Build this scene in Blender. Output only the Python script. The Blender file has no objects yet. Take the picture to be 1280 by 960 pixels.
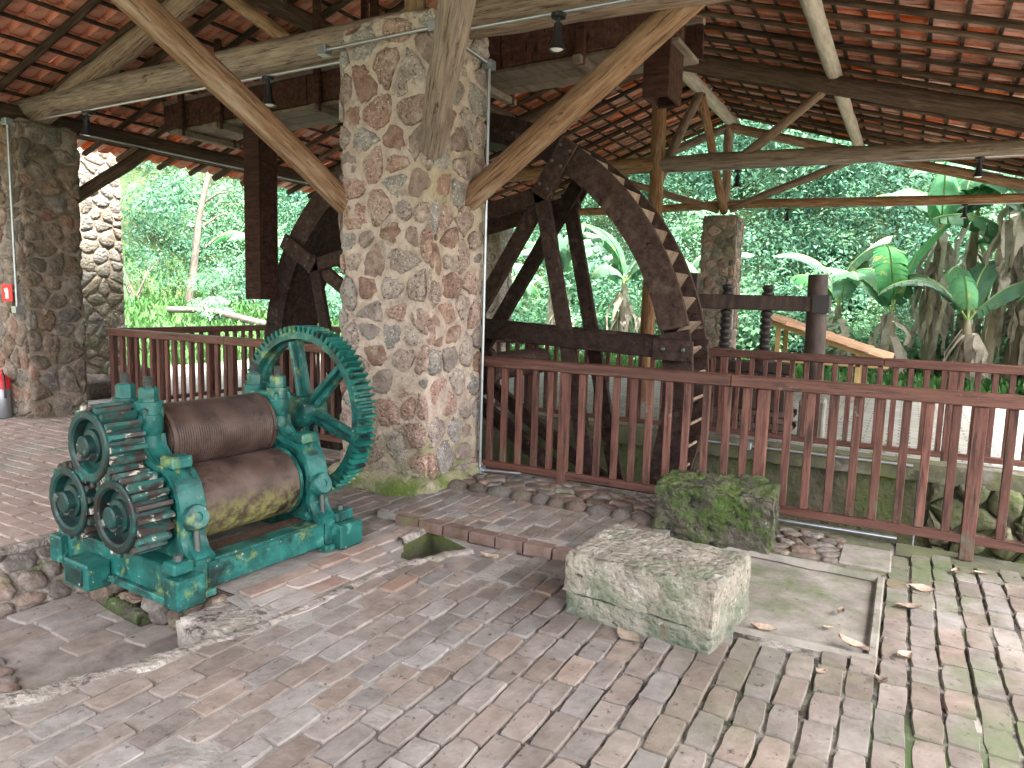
import bpy, math, random
import numpy as np
from mathutils import Vector, Matrix, noise
from mathutils.geometry import delaunay_2d_cdt

SC = bpy.context.scene
COL = SC.collection
rnd = random.Random(7)
R = math.radians

# ------------------------------------------------------------------ camera
F, PITCH, ROLL, YAW, CH = 890.0, R(6.8), R(1.65), R(28.9), 1.65
FW = Vector((-math.sin(YAW) * math.cos(PITCH), math.cos(YAW) * math.cos(PITCH), -math.sin(PITCH)))
RT0 = Vector((math.cos(YAW), math.sin(YAW), 0)); UP0 = RT0.cross(FW)
RT = math.cos(ROLL) * RT0 + math.sin(ROLL) * UP0
UP = -math.sin(ROLL) * RT0 + math.cos(ROLL) * UP0
CAM = Vector((0, 0, CH))
cd = bpy.data.cameras.new('camera'); co = bpy.data.objects.new('camera', cd); COL.objects.link(co)
cd.sensor_fit = 'HORIZONTAL'; cd.sensor_width = 36; cd.lens = F / 1280 * 36; cd.clip_end = 2000; cd.clip_start = .05
co.matrix_world = Matrix(((RT.x, UP.x, -FW.x, CAM.x), (RT.y, UP.y, -FW.y, CAM.y), (RT.z, UP.z, -FW.z, CAM.z), (0, 0, 0, 1)))
SC.camera = co

def at(px, py, z=0.0):
    """point of the plane of height z that the photograph shows at this pixel"""
    d = FW * F + RT * (px - 640) - UP * (py - 480)
    t = (z - CH) / d.z
    return CAM + d * t

# ------------------------------------------------------------------ light
w = bpy.data.worlds.new('World'); SC.world = w; w.use_nodes = True
nt = w.node_tree; bg = nt.nodes['Background']
sky = nt.nodes.new('ShaderNodeTexSky'); sky.sky_type = 'NISHITA'; sky.sun_disc = False
SUN_EL, SUN_AZ = R(66), R(104)          # azimuth measured from +Y towards +X
sky.sun_elevation = SUN_EL; sky.sun_rotation = SUN_AZ
sky.air_density = 1.0; sky.dust_density = 6.0; sky.ozone_density = 1.0
hsv = nt.nodes.new('ShaderNodeHueSaturation'); hsv.inputs['Saturation'].default_value = .35      # overcast: a nearly white sky
nt.links.new(sky.outputs[0], hsv.inputs['Color']); nt.links.new(hsv.outputs[0], bg.inputs[0]); bg.inputs[1].default_value = .15
sl = bpy.data.lights.new('sun', 'SUN'); so = bpy.data.objects.new('sun', sl); COL.objects.link(so)
sl.energy = 2.0; sl.angle = R(10); sl.color = (1, .96, .9)
sd = Vector((math.sin(SUN_AZ) * math.cos(SUN_EL), math.cos(SUN_AZ) * math.cos(SUN_EL), math.sin(SUN_EL)))
so.rotation_euler = sd.to_track_quat('Z', 'Y').to_euler(); so.location = (0, 0, 40)
vs = SC.view_settings; vs.view_transform = 'Standard'; vs.look = 'None'; vs.gamma = 1; vs.exposure = 3.6
SC.cycles.use_denoising = True
SC.cycles.max_bounces = 10; SC.cycles.diffuse_bounces = 6

# ------------------------------------------------------------------ materials
def newmat(name):
    m = bpy.data.materials.new(name); m.use_nodes = True
    return m, m.node_tree.nodes, m.node_tree.links, m.node_tree.nodes['Principled BSDF']

def mottle(name, cols, scale=4, stretch=(1, 1, 1), world=False, rough=.8, bump=.25, bscale=25, rand=.25,
           patches=(), metallic=0, detail=5, bstretch=None, spec=.3, hue=0.0, transl=0, island=False, bdist=.01, tint=None):
    m, N, L, P = newmat(name)
    tc = N.new('ShaderNodeTexCoord'); geo = N.new('ShaderNodeNewGeometry'); oi = N.new('ShaderNodeObjectInfo')
    rsrc = geo.outputs['Random Per Island'] if island else oi.outputs['Random']
    src = geo.outputs['Position'] if world else tc.outputs['Object']
    off = N.new('ShaderNodeVectorMath'); off.operation = 'MULTIPLY_ADD'
    comb = N.new('ShaderNodeCombineXYZ')
    for i in range(3): L.new(rsrc, comb.inputs[i])
    L.new(comb.outputs[0], off.inputs[0]); off.inputs[1].default_value = (0, 0, 0) if world else (37, 17, 29); L.new(src, off.inputs[2])
    mp = N.new('ShaderNodeMapping'); L.new(off.outputs[0], mp.inputs[0]); mp.inputs['Scale'].default_value = stretch
    n1 = N.new('ShaderNodeTexNoise'); n1.inputs['Scale'].default_value = scale; n1.inputs['Detail'].default_value = detail; n1.inputs['Roughness'].default_value = .65
    L.new(mp.outputs[0], n1.inputs[0])
    cr = N.new('ShaderNodeValToRGB'); L.new(n1.outputs[0], cr.inputs[0])
    k = len(cols); lo, hi = .3, .7
    while len(cr.color_ramp.elements) < k: cr.color_ramp.elements.new(.5)
    for i, c in enumerate(cols):
        e = cr.color_ramp.elements[i]; e.position = lo + (hi - lo) * i / max(1, k - 1); e.color = (*c, 1)
    col = cr.outputs[0]
    if rand:
        hs = N.new('ShaderNodeHueSaturation'); L.new(col, hs.inputs['Color'])
        mr = N.new('ShaderNodeMapRange'); L.new(rsrc, mr.inputs[0]); mr.inputs[3].default_value = 1 - rand; mr.inputs[4].default_value = 1 + rand
        L.new(mr.outputs[0], hs.inputs['Value'])
        if hue:
            m2 = N.new('ShaderNodeMath'); m2.operation = 'MULTIPLY'; m2.inputs[1].default_value = 7.31; L.new(rsrc, m2.inputs[0])
            m3 = N.new('ShaderNodeMath'); m3.operation = 'FRACT'; L.new(m2.outputs[0], m3.inputs[0])
            m4 = N.new('ShaderNodeMapRange'); L.new(m3.outputs[0], m4.inputs[0]); m4.inputs[3].default_value = .5 - hue; m4.inputs[4].default_value = .5 + hue
            L.new(m4.outputs[0], hs.inputs['Hue'])
            m5 = N.new('ShaderNodeMapRange'); L.new(m3.outputs[0], m5.inputs[0]); m5.inputs[3].default_value = 1.3; m5.inputs[4].default_value = .6
            L.new(m5.outputs[0], hs.inputs['Saturation'])
        col = hs.outputs[0]
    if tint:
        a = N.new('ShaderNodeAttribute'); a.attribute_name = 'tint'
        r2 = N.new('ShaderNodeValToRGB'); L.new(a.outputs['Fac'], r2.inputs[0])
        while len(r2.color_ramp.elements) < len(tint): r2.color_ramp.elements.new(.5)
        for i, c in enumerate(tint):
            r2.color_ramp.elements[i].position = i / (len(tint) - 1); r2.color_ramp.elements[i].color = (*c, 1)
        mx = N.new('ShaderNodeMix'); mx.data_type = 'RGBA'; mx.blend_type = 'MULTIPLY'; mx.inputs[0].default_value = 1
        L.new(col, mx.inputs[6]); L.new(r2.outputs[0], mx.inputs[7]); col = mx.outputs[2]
    seed = 3.0
    for p in patches:
        # colour, scale, lo, hi, options
        c, s, a, b = p[:4]; o = p[4] if len(p) > 4 else {}
        seed += 5.3
        pm = N.new('ShaderNodeMapping'); L.new(geo.outputs['Position'] if o.get('w') else off.outputs[0], pm.inputs[0]); pm.inputs['Location'].default_value = (seed, seed * .7, -seed)
        pm.inputs['Scale'].default_value = o.get('st', (1, 1, 1))
        if o.get('vor'):
            t = N.new('ShaderNodeTexVoronoi'); t.inputs['Scale'].default_value = s; L.new(pm.outputs[0], t.inputs[0]); fac = t.outputs['Distance']
        else:
            t = N.new('ShaderNodeTexNoise'); t.inputs['Scale'].default_value = s; t.inputs['Detail'].default_value = o.get('det', 6); t.inputs['Roughness'].default_value = .7; L.new(pm.outputs[0], t.inputs[0]); fac = t.outputs[0]
        mr = N.new('ShaderNodeMapRange'); mr.clamp = True; L.new(fac, mr.inputs[0]); mr.inputs[1].default_value = a; mr.inputs[2].default_value = b
        f = mr.outputs[0]
        def gate(sock, lo, hi, f):
            g = N.new('ShaderNodeMapRange'); g.clamp = True; L.new(sock, g.inputs[0]); g.inputs[1].default_value = lo; g.inputs[2].default_value = hi
            mu = N.new('ShaderNodeMath'); mu.operation = 'MULTIPLY'; L.new(f, mu.inputs[0]); L.new(g.outputs[0], mu.inputs[1]); return mu.outputs[0]
        if any(k in o for k in 'xyz'):
            sp = N.new('ShaderNodeSeparateXYZ'); L.new(geo.outputs['Position'], sp.inputs[0])
            for i, k in enumerate('xyz'):
                if k in o: f = gate(sp.outputs[i], o[k][0], o[k][1], f)
        if 'lz' in o:
            sp = N.new('ShaderNodeSeparateXYZ'); L.new(tc.outputs['Object'], sp.inputs[0]); f = gate(sp.outputs[2], o['lz'][0], o['lz'][1], f)
        if 'up' in o:
            sp = N.new('ShaderNodeSeparateXYZ'); L.new(geo.outputs['Normal'], sp.inputs[0]); f = gate(sp.outputs[2], o['up'][0], o['up'][1], f)
        if 'r' in o:
            f = gate(rsrc, o['r'][0], o['r'][1], f)
        mx = N.new('ShaderNodeMix'); mx.data_type = 'RGBA'; L.new(f, mx.inputs[0]); L.new(col, mx.inputs[6]); mx.inputs[7].default_value = (*c, 1); col = mx.outputs[2]
    L.new(col, P.inputs['Base Color'])
    P.inputs['Roughness'].default_value = rough; P.inputs['Metallic'].default_value = metallic; P.inputs['Specular IOR Level'].default_value = spec
    if bump:
        bm = N.new('ShaderNodeMapping'); L.new(off.outputs[0], bm.inputs[0]); bm.inputs['Scale'].default_value = bstretch or stretch
        n2 = N.new('ShaderNodeTexNoise'); n2.inputs['Scale'].default_value = bscale; n2.inputs['Detail'].default_value = 6; L.new(bm.outputs[0], n2.inputs[0])
        b = N.new('ShaderNodeBump'); b.inputs['Strength'].default_value = bump; b.inputs['Distance'].default_value = bdist; L.new(n2.outputs[0], b.inputs['Height'])
        L.new(b.outputs[0], P.inputs['Normal'])
        rr = N.new('ShaderNodeMapRange'); L.new(n2.outputs[0], rr.inputs[0]); rr.inputs[3].default_value = max(0, rough - .12); rr.inputs[4].default_value = min(1, rough + .12)
        L.new(rr.outputs[0], P.inputs['Roughness'])
    if transl:
        out = N['Material Output']; tr = N.new('ShaderNodeBsdfTranslucent'); L.new(col, tr.inputs[0])
        ms = N.new('ShaderNodeMixShader'); ms.inputs[0].default_value = transl; L.new(P.outputs[0], ms.inputs[1]); L.new(tr.outputs[0], ms.inputs[2]); L.new(ms.outputs[0], out.inputs[0])
    return m

def plain(name, c, rough=.5, metallic=0, spec=.5):
    return mottle(name, [tuple(v * .85 for v in c), c, tuple(min(1, v * 1.1) for v in c)], 14, rough=rough, metallic=metallic, bump=.08, bscale=60, rand=.06, spec=spec)

MOSS = (.075, .10, .03); MOSS2 = (.13, .17, .035)
mt = {}
LOGST = (9, 9, .8)
mt['brick'] = mottle('paving_brick', [(.148, .121, .103), (.205, .169, .146), (.263, .223, .196)], 7, world=False, rough=.85, bump=.4, bscale=34, rand=.17, hue=.003, bdist=.012, spec=.15, detail=8,
    patches=[((.24, .165, .125), 40, .0, .1, {'r': (.975, .98)}), ((.275, .248, .22), 1.1, .53, .75, {'w': 1}), ((.10, .085, .07), 1.3, .48, .68, {'w': 1, 'y': (2.2, 3.6)}), ((.115, .138, .072), 1.6, .47, .68, {'w': 1, 'x': (-1.1, .1), 'y': (1.8, 3.0)}), ((.06, .05, .042), 22, .59, .69)])
mt['brick_red'] = mottle('rosy_brick', [(.225, .165, .138), (.305, .23, .195), (.36, .285, .248)], 7, rough=.9, bump=.35, bscale=34, rand=.15, hue=.005, bdist=.012, spec=.12, detail=8,
    patches=[((.35, .32, .285), 1.6, .5, .72, {'w': 1}), ((.12, .125, .08), 2.2, .52, .68, {'w': 1, 'y': (2.9, 3.8)}), ((.08, .066, .056), 22, .62, .72)])
mt['brick_dark'] = mottle('dark_kerb_brick', [(.09, .06, .03), (.15, .095, .08), (.19, .13, .11)], 8, rough=.8, bump=.35, bscale=55, rand=.2,
    patches=[((.10, .12, .03), 3, .58, .72, {'w': 1})])
mt['mortar'] = mottle('floor_mortar', [(.15, .128, .11), (.26, .235, .207), (.37, .34, .305)], 3.5, world=True, rough=.95, bump=.8, bscale=40, rand=0,
    patches=[((.035, .029, .024), 4, .42, .56, {'x': (-2.2, -1.0)}), ((.05, .075, .025), 1.5, .46, .60, {'x': (-.9, .1)})])
mt['ridge'] = mottle('mortar_ridge', [(.13, .108, .09), (.25, .215, .185), (.36, .32, .28)], 8, world=True, rough=.95, bump=1, bscale=26, rand=0, bdist=.03, detail=9,
    patches=[((.13, .13, .075), 3, .55, .68), ((.06, .048, .04), 9, .56, .64), ((.42, .385, .34), 5, .58, .7)])
mt['dirt'] = mottle('dirt', [(.11, .085, .072), (.19, .155, .135), (.27, .23, .20)], 5, world=True, rough=.97, bump=.6, bscale=25, rand=0, patches=[((.10, .115, .055), 3, .55, .7), ((.06, .047, .04), 7, .6, .7)])
mt['pillar_mortar'] = mottle('lime_mortar', [(.32, .245, .192), (.455, .36, .288), (.53, .435, .36)], 7, world=True, rough=.95, bump=1, bscale=34, rand=0, bdist=.025, detail=8,
    patches=[((.30, .25, .14), 1.3, .50, .68, {'w': 1, 'x': (-3.6, -3.38)}), ((.10, .14, .03), 2.6, .36, .60, {'z': (.70, .08)}), ((.17, .11, .085), 16, .60, .7), ((.20, .17, .14), 3, .55, .7)])
mt['pillar_mortar_dark'] = mottle('old_mortar', [(.14, .11, .085), (.24, .19, .15), (.32, .26, .21)], 5, world=True, rough=.95, bump=.7, bscale=22, rand=0, patches=[((.09, .09, .03), 2, .5, .7)])
mt['stone'] = mottle('field_stone', [(.17, .112, .087), (.29, .205, .164), (.40, .305, .25)], 11, rough=.92, bump=1, bscale=38, rand=.22, hue=.012, bdist=.03, detail=8,
    patches=[((.58, .50, .42), 46, .56, .65, {'r': (.25, .32)}), ((.05, .034, .029), 40, .55, .63, {'r': (.15, .25)}), ((.44, .34, .27), 6, .54, .68), ((.10, .14, .06), 3, .45, .65, {'w': 1, 'z': (.5, .05)})])
mt['stone_rust'] = mottle('rusty_stone', [(.12, .067, .047), (.21, .125, .088), (.30, .20, .15)], 11, rough=.92, bump=.9, bscale=38, rand=.25, bdist=.03, patches=[((.38, .30, .24), 8, .52, .66)])
mt['stone_grey'] = mottle('speckled_grey_stone', [(.15, .132, .115), (.255, .225, .198), (.36, .32, .285)], 14, rough=.92, bump=1, bscale=45, rand=.2, bdist=.03,
    patches=[((.62, .57, .51), 58, .56, .64), ((.045, .04, .037), 50, .58, .65)])
mt['stone_dark'] = mottle('weathered_stone', [(.085, .064, .05), (.17, .13, .10), (.27, .215, .17)], 9, rough=.93, bump=1, bscale=28, rand=.3, hue=.006, bdist=.03, patches=[((.11, .115, .065), 4, .56, .7), ((.33, .27, .215), 7, .56, .7)])
mt['stone_pale'] = mottle('pale_lichen_stone', [(.10, .088, .07), (.17, .15, .12), (.24, .215, .175)], 8, rough=.97, bump=1, bscale=26, rand=.25, hue=.008, bdist=.03, patches=[((.12, .14, .065), 2.5, .5, .66, {'w': 1, 'z': (2.4, .8)}), ((.24, .14, .11), 3, .62, .72), ((.05, .042, .034), 10, .6, .7)])
mt['cobble'] = mottle('river_cobble', [(.075, .055, .045), (.145, .11, .09), (.23, .185, .155)], 9, rough=.85, bump=.7, bscale=30, rand=.3, hue=.010, bdist=.02, spec=.25,
    patches=[((.085, .11, .035), 4, .56, .68, {'w': 1}), ((.30, .26, .225), 6, .58, .7)])
mt['concrete'] = mottle('old_concrete', [(.15, .135, .115), (.23, .205, .175), (.3, .275, .24)], 4, world=True, rough=.9, bump=.5, bscale=30, rand=0, patches=[((.11, .13, .06), 2.2, .52, .7), ((.06, .05, .045), 26, .62, .7)])
mt['block'] = mottle('pale_stone_block', [(.17, .147, .113), (.265, .232, .185), (.345, .308, .252)], 8, rough=.95, bump=1, bscale=30, rand=0, bdist=.035, detail=9,
    patches=[((.05, .042, .036), 26, .575, .66), ((.25, .12, .08), 5, .64, .70), ((.125, .145, .09), 3.2, .47, .66), ((.085, .105, .072), 2.6, .38, .60, {'lz': (.22, .02)}), ((.46, .43, .385), 9, .58, .7)])
mt['block_moss'] = mottle('mossy_stone_block', [(.03, .027, .02), (.07, .062, .045), (.125, .11, .08)], 8, rough=.97, bump=1, bscale=26, rand=0, bdist=.04, detail=9,
    patches=[((.05, .08, .016), 4.2, .46, .58), ((.10, .14, .035), 6, .46, .62, {'up': (.3, .8)}), ((.010, .009, .007), 11, .56, .64), ((.20, .22, .14), 34, .62, .68)])
mt['mosswall'] = mottle('mossy_wall', [(.035, .032, .022), (.075, .068, .045), (.12, .10, .07)], 3, world=True, rough=.95, bump=.9, bscale=14, rand=0, bdist=.03,
    patches=[((.06, .085, .022), 1.4, .42, .65), ((.12, .15, .03), 2.0, .40, .6, {'z': (-.15, .08)})])
mt['mossground'] = mottle('moss_ground', [(.06, .052, .042), (.095, .095, .055), (.12, .13, .05)], 2.5, world=True, rough=.95, bump=.8, bscale=24, rand=0, patches=[((.19, .17, .15), 3, .55, .68)])
mt['wheelwood'] = mottle('dark_wheel_wood', [(.022, .013, .0105), (.045, .027, .0215), (.075, .046, .036)], 5, stretch=(3, 3, 3), rough=.75, bump=.6, bscale=26, rand=.35, spec=.12, detail=9, patches=[((.11, .075, .058), 6, .57, .70), ((.012, .008, .007), 14, .58, .66)])
mt['paddlewood'] = mottle('pale_paddle_wood', [(.13, .085, .055), (.22, .15, .10), (.31, .22, .155)], 8, rough=.8, bump=.3, bscale=40, rand=.25)
mt['flumewood'] = mottle('flume_wood', [(.032, .014, .0105), (.060, .027, .020), (.095, .046, .034)], 3, stretch=(1, 6, 6), rough=.75, bump=.5, bscale=18, rand=.3, spec=.12, patches=[((.10, .066, .05), 3, .58, .7), ((.015, .009, .0075), 5, .56, .64, {'st': (1, 1, 6)})])
mt['flumeunder'] = mottle('weathered_flume_board', [(.09, .065, .03), (.15, .11, .085), (.2, .15, .12)], 4, stretch=(.4, 4, 4), rough=.8, bump=.3, bscale=30, rand=.2)
mt['railwood'] = mottle('railing_wood', [(.070, .030, .022), (.120, .050, .037), (.175, .080, .059)], 5, stretch=(9, 9, .8), rough=.55, bump=.4, bscale=18, rand=.28, spec=.25, patches=[((.030, .016, .013), 4, .52, .64, {'st': (8, 8, .6)}), ((.20, .14, .11), 5, .64, .72), ((.10, .10, .07), 6, .5, .66, {'z': (.45, .15)})])
mt['toprail'] = mottle('top_rail_wood', [(.065, .028, .020), (.115, .047, .033), (.175, .080, .056)], 4, stretch=(.6, 10, 10), rough=.45, bump=.4, bscale=18, rand=.15, spec=.3, patches=[((.028, .014, .011), 3, .57, .64, {'st': (.6, 9, 9)}), ((.22, .15, .115), 3, .63, .72)])
mt['log'] = mottle('peeled_log', [(.125, .072, .044), (.225, .142, .09), (.33, .228, .155)], 3.2, stretch=(16, 16, 1.1), rough=.85, bump=.9, bscale=7, rand=.2, hue=.004, spec=.15, detail=9, patches=[((.075, .042, .027), 3, .54, .64, {'st': (14, 14, .8)}), ((.045, .028, .02), 10, .62, .70, {'st': (1, 1, .3)}), ((.37, .275, .20), 2.2, .54, .70, {'st': (4, 4, .5)})])
mt['log_dark'] = mottle('aged_log', [(.045, .028, .019), (.085, .054, .037), (.14, .095, .066)], 3, stretch=(14, 14, 1), rough=.88, bump=.6, bscale=8, rand=.25, spec=.12, patches=[((.19, .14, .10), 4, .58, .72, {'st': (6, 6, .7)})])
mt['log_pale'] = mottle('pale_log', [(.24, .20, .15), (.36, .31, .245), (.45, .4, .33)], 3, stretch=LOGST, rough=.8, bump=.35, bscale=9, rand=.1)
mt['rafter'] = mottle('rafter_pole', [(.035, .022, .015), (.075, .048, .032), (.16, .11, .073)], 3, stretch=LOGST, rough=.85, bump=.3, bscale=9, rand=.5, spec=.12)
mt['batten'] = mottle('batten', [(.02, .013, .009), (.04, .026, .018), (.07, .05, .036)], 6, rough=.9, bump=.2, rand=.3, spec=.1)
mt['tile'] = mottle('clay_tile', [(.32, .118, .070), (.45, .178, .11), (.53, .245, .165)], 7, rough=.94, bump=.3, bscale=40, rand=.3, hue=.008, island=True, spec=.1, patches=[((.19, .105, .075), 5, .56, .70), ((.56, .42, .32), 9, .62, .74)])
mt['green'] = mottle('green_machine_paint', [(.005, .050, .042), (.008, .092, .078), (.022, .15, .128)], 6, rough=.42, bump=.45, bscale=22, rand=.06, spec=.5, detail=8,
    patches=[((.006, .018, .016), 4.5, .50, .64), ((.17, .22, .075), 5.5, .57, .68, {'w': 1}), ((.06, .21, .17), 7, .58, .66), ((.40, .42, .34), 30, .655, .68), ((.06, .03, .02), 13, .64, .69)])
mt['green_dark'] = mottle('grimy_green_paint', [(.003, .015, .0135), (.005, .032, .028), (.008, .062, .053)], 6, rough=.5, bump=.45, bscale=24, rand=.08, spec=.4, detail=8,
    patches=[((.012, .010, .009), 5, .48, .62), ((.36, .35, .29), 28, .655, .68), ((.012, .12, .10), 7, .60, .68)])
mt['toothworn'] = mottle('worn_tooth', [(.010, .060, .052), (.016, .10, .085), (.06, .10, .085)], 8, rough=.5, bump=.4, bscale=30, rand=.35, patches=[((.045, .032, .028), 9, .44, .54), ((.46, .42, .34), 9, .575, .62)])
mt['bigtooth'] = mottle('big_gear_tooth', [(.005, .055, .045), (.009, .105, .083), (.03, .16, .125)], 8, rough=.45, bump=.3, bscale=30, rand=.25, patches=[((.20, .27, .09), 6, .58, .66, {'w': 1}), ((.008, .022, .02), 8, .52, .62)])
mt['roller'] = mottle('rusty_roller', [(.036, .021, .0165), (.072, .042, .033), (.118, .076, .062)], 5, rough=.5, bump=.2, bscale=20, rand=.06, spec=.5, metallic=.25, patches=[((.17, .075, .035), 30, .62, .70), ((.02, .014, .012), 4, .54, .66)])
mt['roller_moss'] = mottle('rusty_mossy_roller', [(.036, .021, .0165), (.075, .044, .034), (.12, .078, .063)], 5, rough=.55, bump=.25, bscale=20, rand=.06, spec=.5, metallic=.2, detail=8,
    patches=[((.30, .29, .10), 14, .38, .58, {'z': (.50, .30)}), ((.02, .014, .012), 4, .54, .66)])
mt['bolt'] = plain('bolt_metal', (.09, .10, .09), .5, .5)
mt['pipe'] = plain('galvanised_pipe', (.42, .44, .46), .38, .85)
mt['black'] = plain('black_plastic', (.012, .012, .013), .4)
mt['white'] = plain('white_glass', (.8, .8, .78), .3)
mt['red'] = plain('red_sign', (.62, .02, .03), .4)
mt['steel'] = plain('brushed_grey', (.28, .29, .3), .35, .6)
mt['presswood'] = mottle('press_wood', [(.035, .022, .018), (.065, .04, .032), (.10, .065, .052)], 4, stretch=(4, 4, 1), rough=.6, bump=.25, rand=.2)
mt['screw'] = plain('press_screw', (.03, .022, .02), .5)
mt['yellowwood'] = plain('yellow_timber', (.42, .28, .11), .7)
mt['paletile'] = mottle('pale_clay_tile', [(.42, .24, .14), (.55, .34, .2), (.6, .42, .28)], 6, rough=.85, rand=.2)
mt['dryleaf'] = mottle('dry_leaf', [(.13, .085, .055), (.30, .225, .165), (.42, .35, .28)], 12, rough=.85, rand=.4)
mt['ground'] = mottle('grass_ground', [(.018, .028, .010), (.03, .05, .015), (.05, .075, .024)], 1.2, world=True, rough=.97, bump=.6, bscale=12, rand=0, patches=[((.26, .15, .085), .5, .56, .62, {'x': (-15, -17), 'z': (2.0, 1.2)}), ((.06, .05, .032), 1.4, .6, .7)])
mt['grass'] = mottle('grass_blades', [(.035, .105, .028), (.06, .155, .04), (.10, .20, .055)], 1.5, world=True, rough=.6, bump=0, rand=.4, island=True, transl=.3)
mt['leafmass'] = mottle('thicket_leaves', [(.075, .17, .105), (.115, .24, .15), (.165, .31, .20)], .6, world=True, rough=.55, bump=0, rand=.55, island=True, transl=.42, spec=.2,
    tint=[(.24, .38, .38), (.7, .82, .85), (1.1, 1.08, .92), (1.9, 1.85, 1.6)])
mt['banana'] = mottle('banana_leaf', [(.075, .18, .10), (.11, .25, .14), (.165, .32, .16)], 2, rough=.5, bump=.3, bscale=8, bstretch=(12, 1, 1), rand=.4, hue=.02, transl=.45, spec=.2, patches=[((.42, .34, .12), 3, .60, .68)])
mt['midrib'] = plain('banana_midrib', (.25, .36, .12), .5)
mt['deadleaf'] = mottle('dead_banana_leaf', [(.30, .24, .19), (.52, .45, .37), (.64, .58, .50)], 4, rough=.9, bump=.3, rand=.4, transl=.3)
mt['stem'] = mottle('banana_stem', [(.20, .17, .12), (.32, .27, .19), (.40, .37, .22)], 3, stretch=(3, 3, .6), rough=.8, rand=.2)
mt['bark'] = mottle('bark', [(.06, .047, .036), (.12, .10, .08), (.20, .175, .145)], 5, stretch=(3, 3, .7), rough=.95, rand=.2)
m, N, L, P = newmat('yard_setts')
tb = N.new('ShaderNodeTexBrick'); ge = N.new('ShaderNodeNewGeometry'); L.new(ge.outputs['Position'], tb.inputs[0])
tb.inputs['Scale'].default_value = 1; tb.inputs['Brick Width'].default_value = .26; tb.inputs['Row Height'].default_value = .14; tb.inputs['Mortar Size'].default_value = .012
tb.inputs['Color1'].default_value = (.19, .178, .158, 1); tb.inputs['Color2'].default_value = (.26, .247, .222, 1); tb.inputs['Mortar'].default_value = (.09, .09, .065, 1)
nn = N.new('ShaderNodeTexNoise'); nn.inputs['Scale'].default_value = 1.5; L.new(ge.outputs['Position'], nn.inputs[0])
mx = N.new('ShaderNodeMix'); mx.data_type = 'RGBA'; mr = N.new('ShaderNodeMapRange'); L.new(nn.outputs[0], mr.inputs[0]); mr.inputs[1].default_value = .52; mr.inputs[2].default_value = .75
L.new(mr.outputs[0], mx.inputs[0]); L.new(tb.outputs[0], mx.inputs[6]); mx.inputs[7].default_value = (.22, .23, .16, 1); L.new(mx.outputs[2], P.inputs[0]); P.inputs['Roughness'].default_value = .85
bb = N.new('ShaderNodeBump'); bb.inputs['Strength'].default_value = .6; bb.inputs['Distance'].default_value = .01; bb.invert = True; L.new(tb.outputs['Fac'], bb.inputs['Height']); L.new(bb.outputs[0], P.inputs['Normal'])
mt['setts'] = m

# ------------------------------------------------------------------ mesh helpers
WM = {}
def link(name, mesh, parent=None, M=None):
    o = bpy.data.objects.new(name, mesh); COL.objects.link(o)
    M = M or Matrix()
    WM[o.name] = M.copy()
    if parent is not None:
        o.parent = parent; o.matrix_parent_inverse = WM[parent.name].inverted()
    o.matrix_basis = M
    return o

def tag(o, label=None, cat=None, group=None, kind=None):
    if label: o['label'] = label
    if cat: o['category'] = cat
    if group: o['group'] = group
    if kind: o['kind'] = kind
    return o

def thing(name, loc, label, cat, group=None, M=None):
    return tag(link(name, None, None, M or Matrix.Translation(loc)), label, cat, group)

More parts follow.
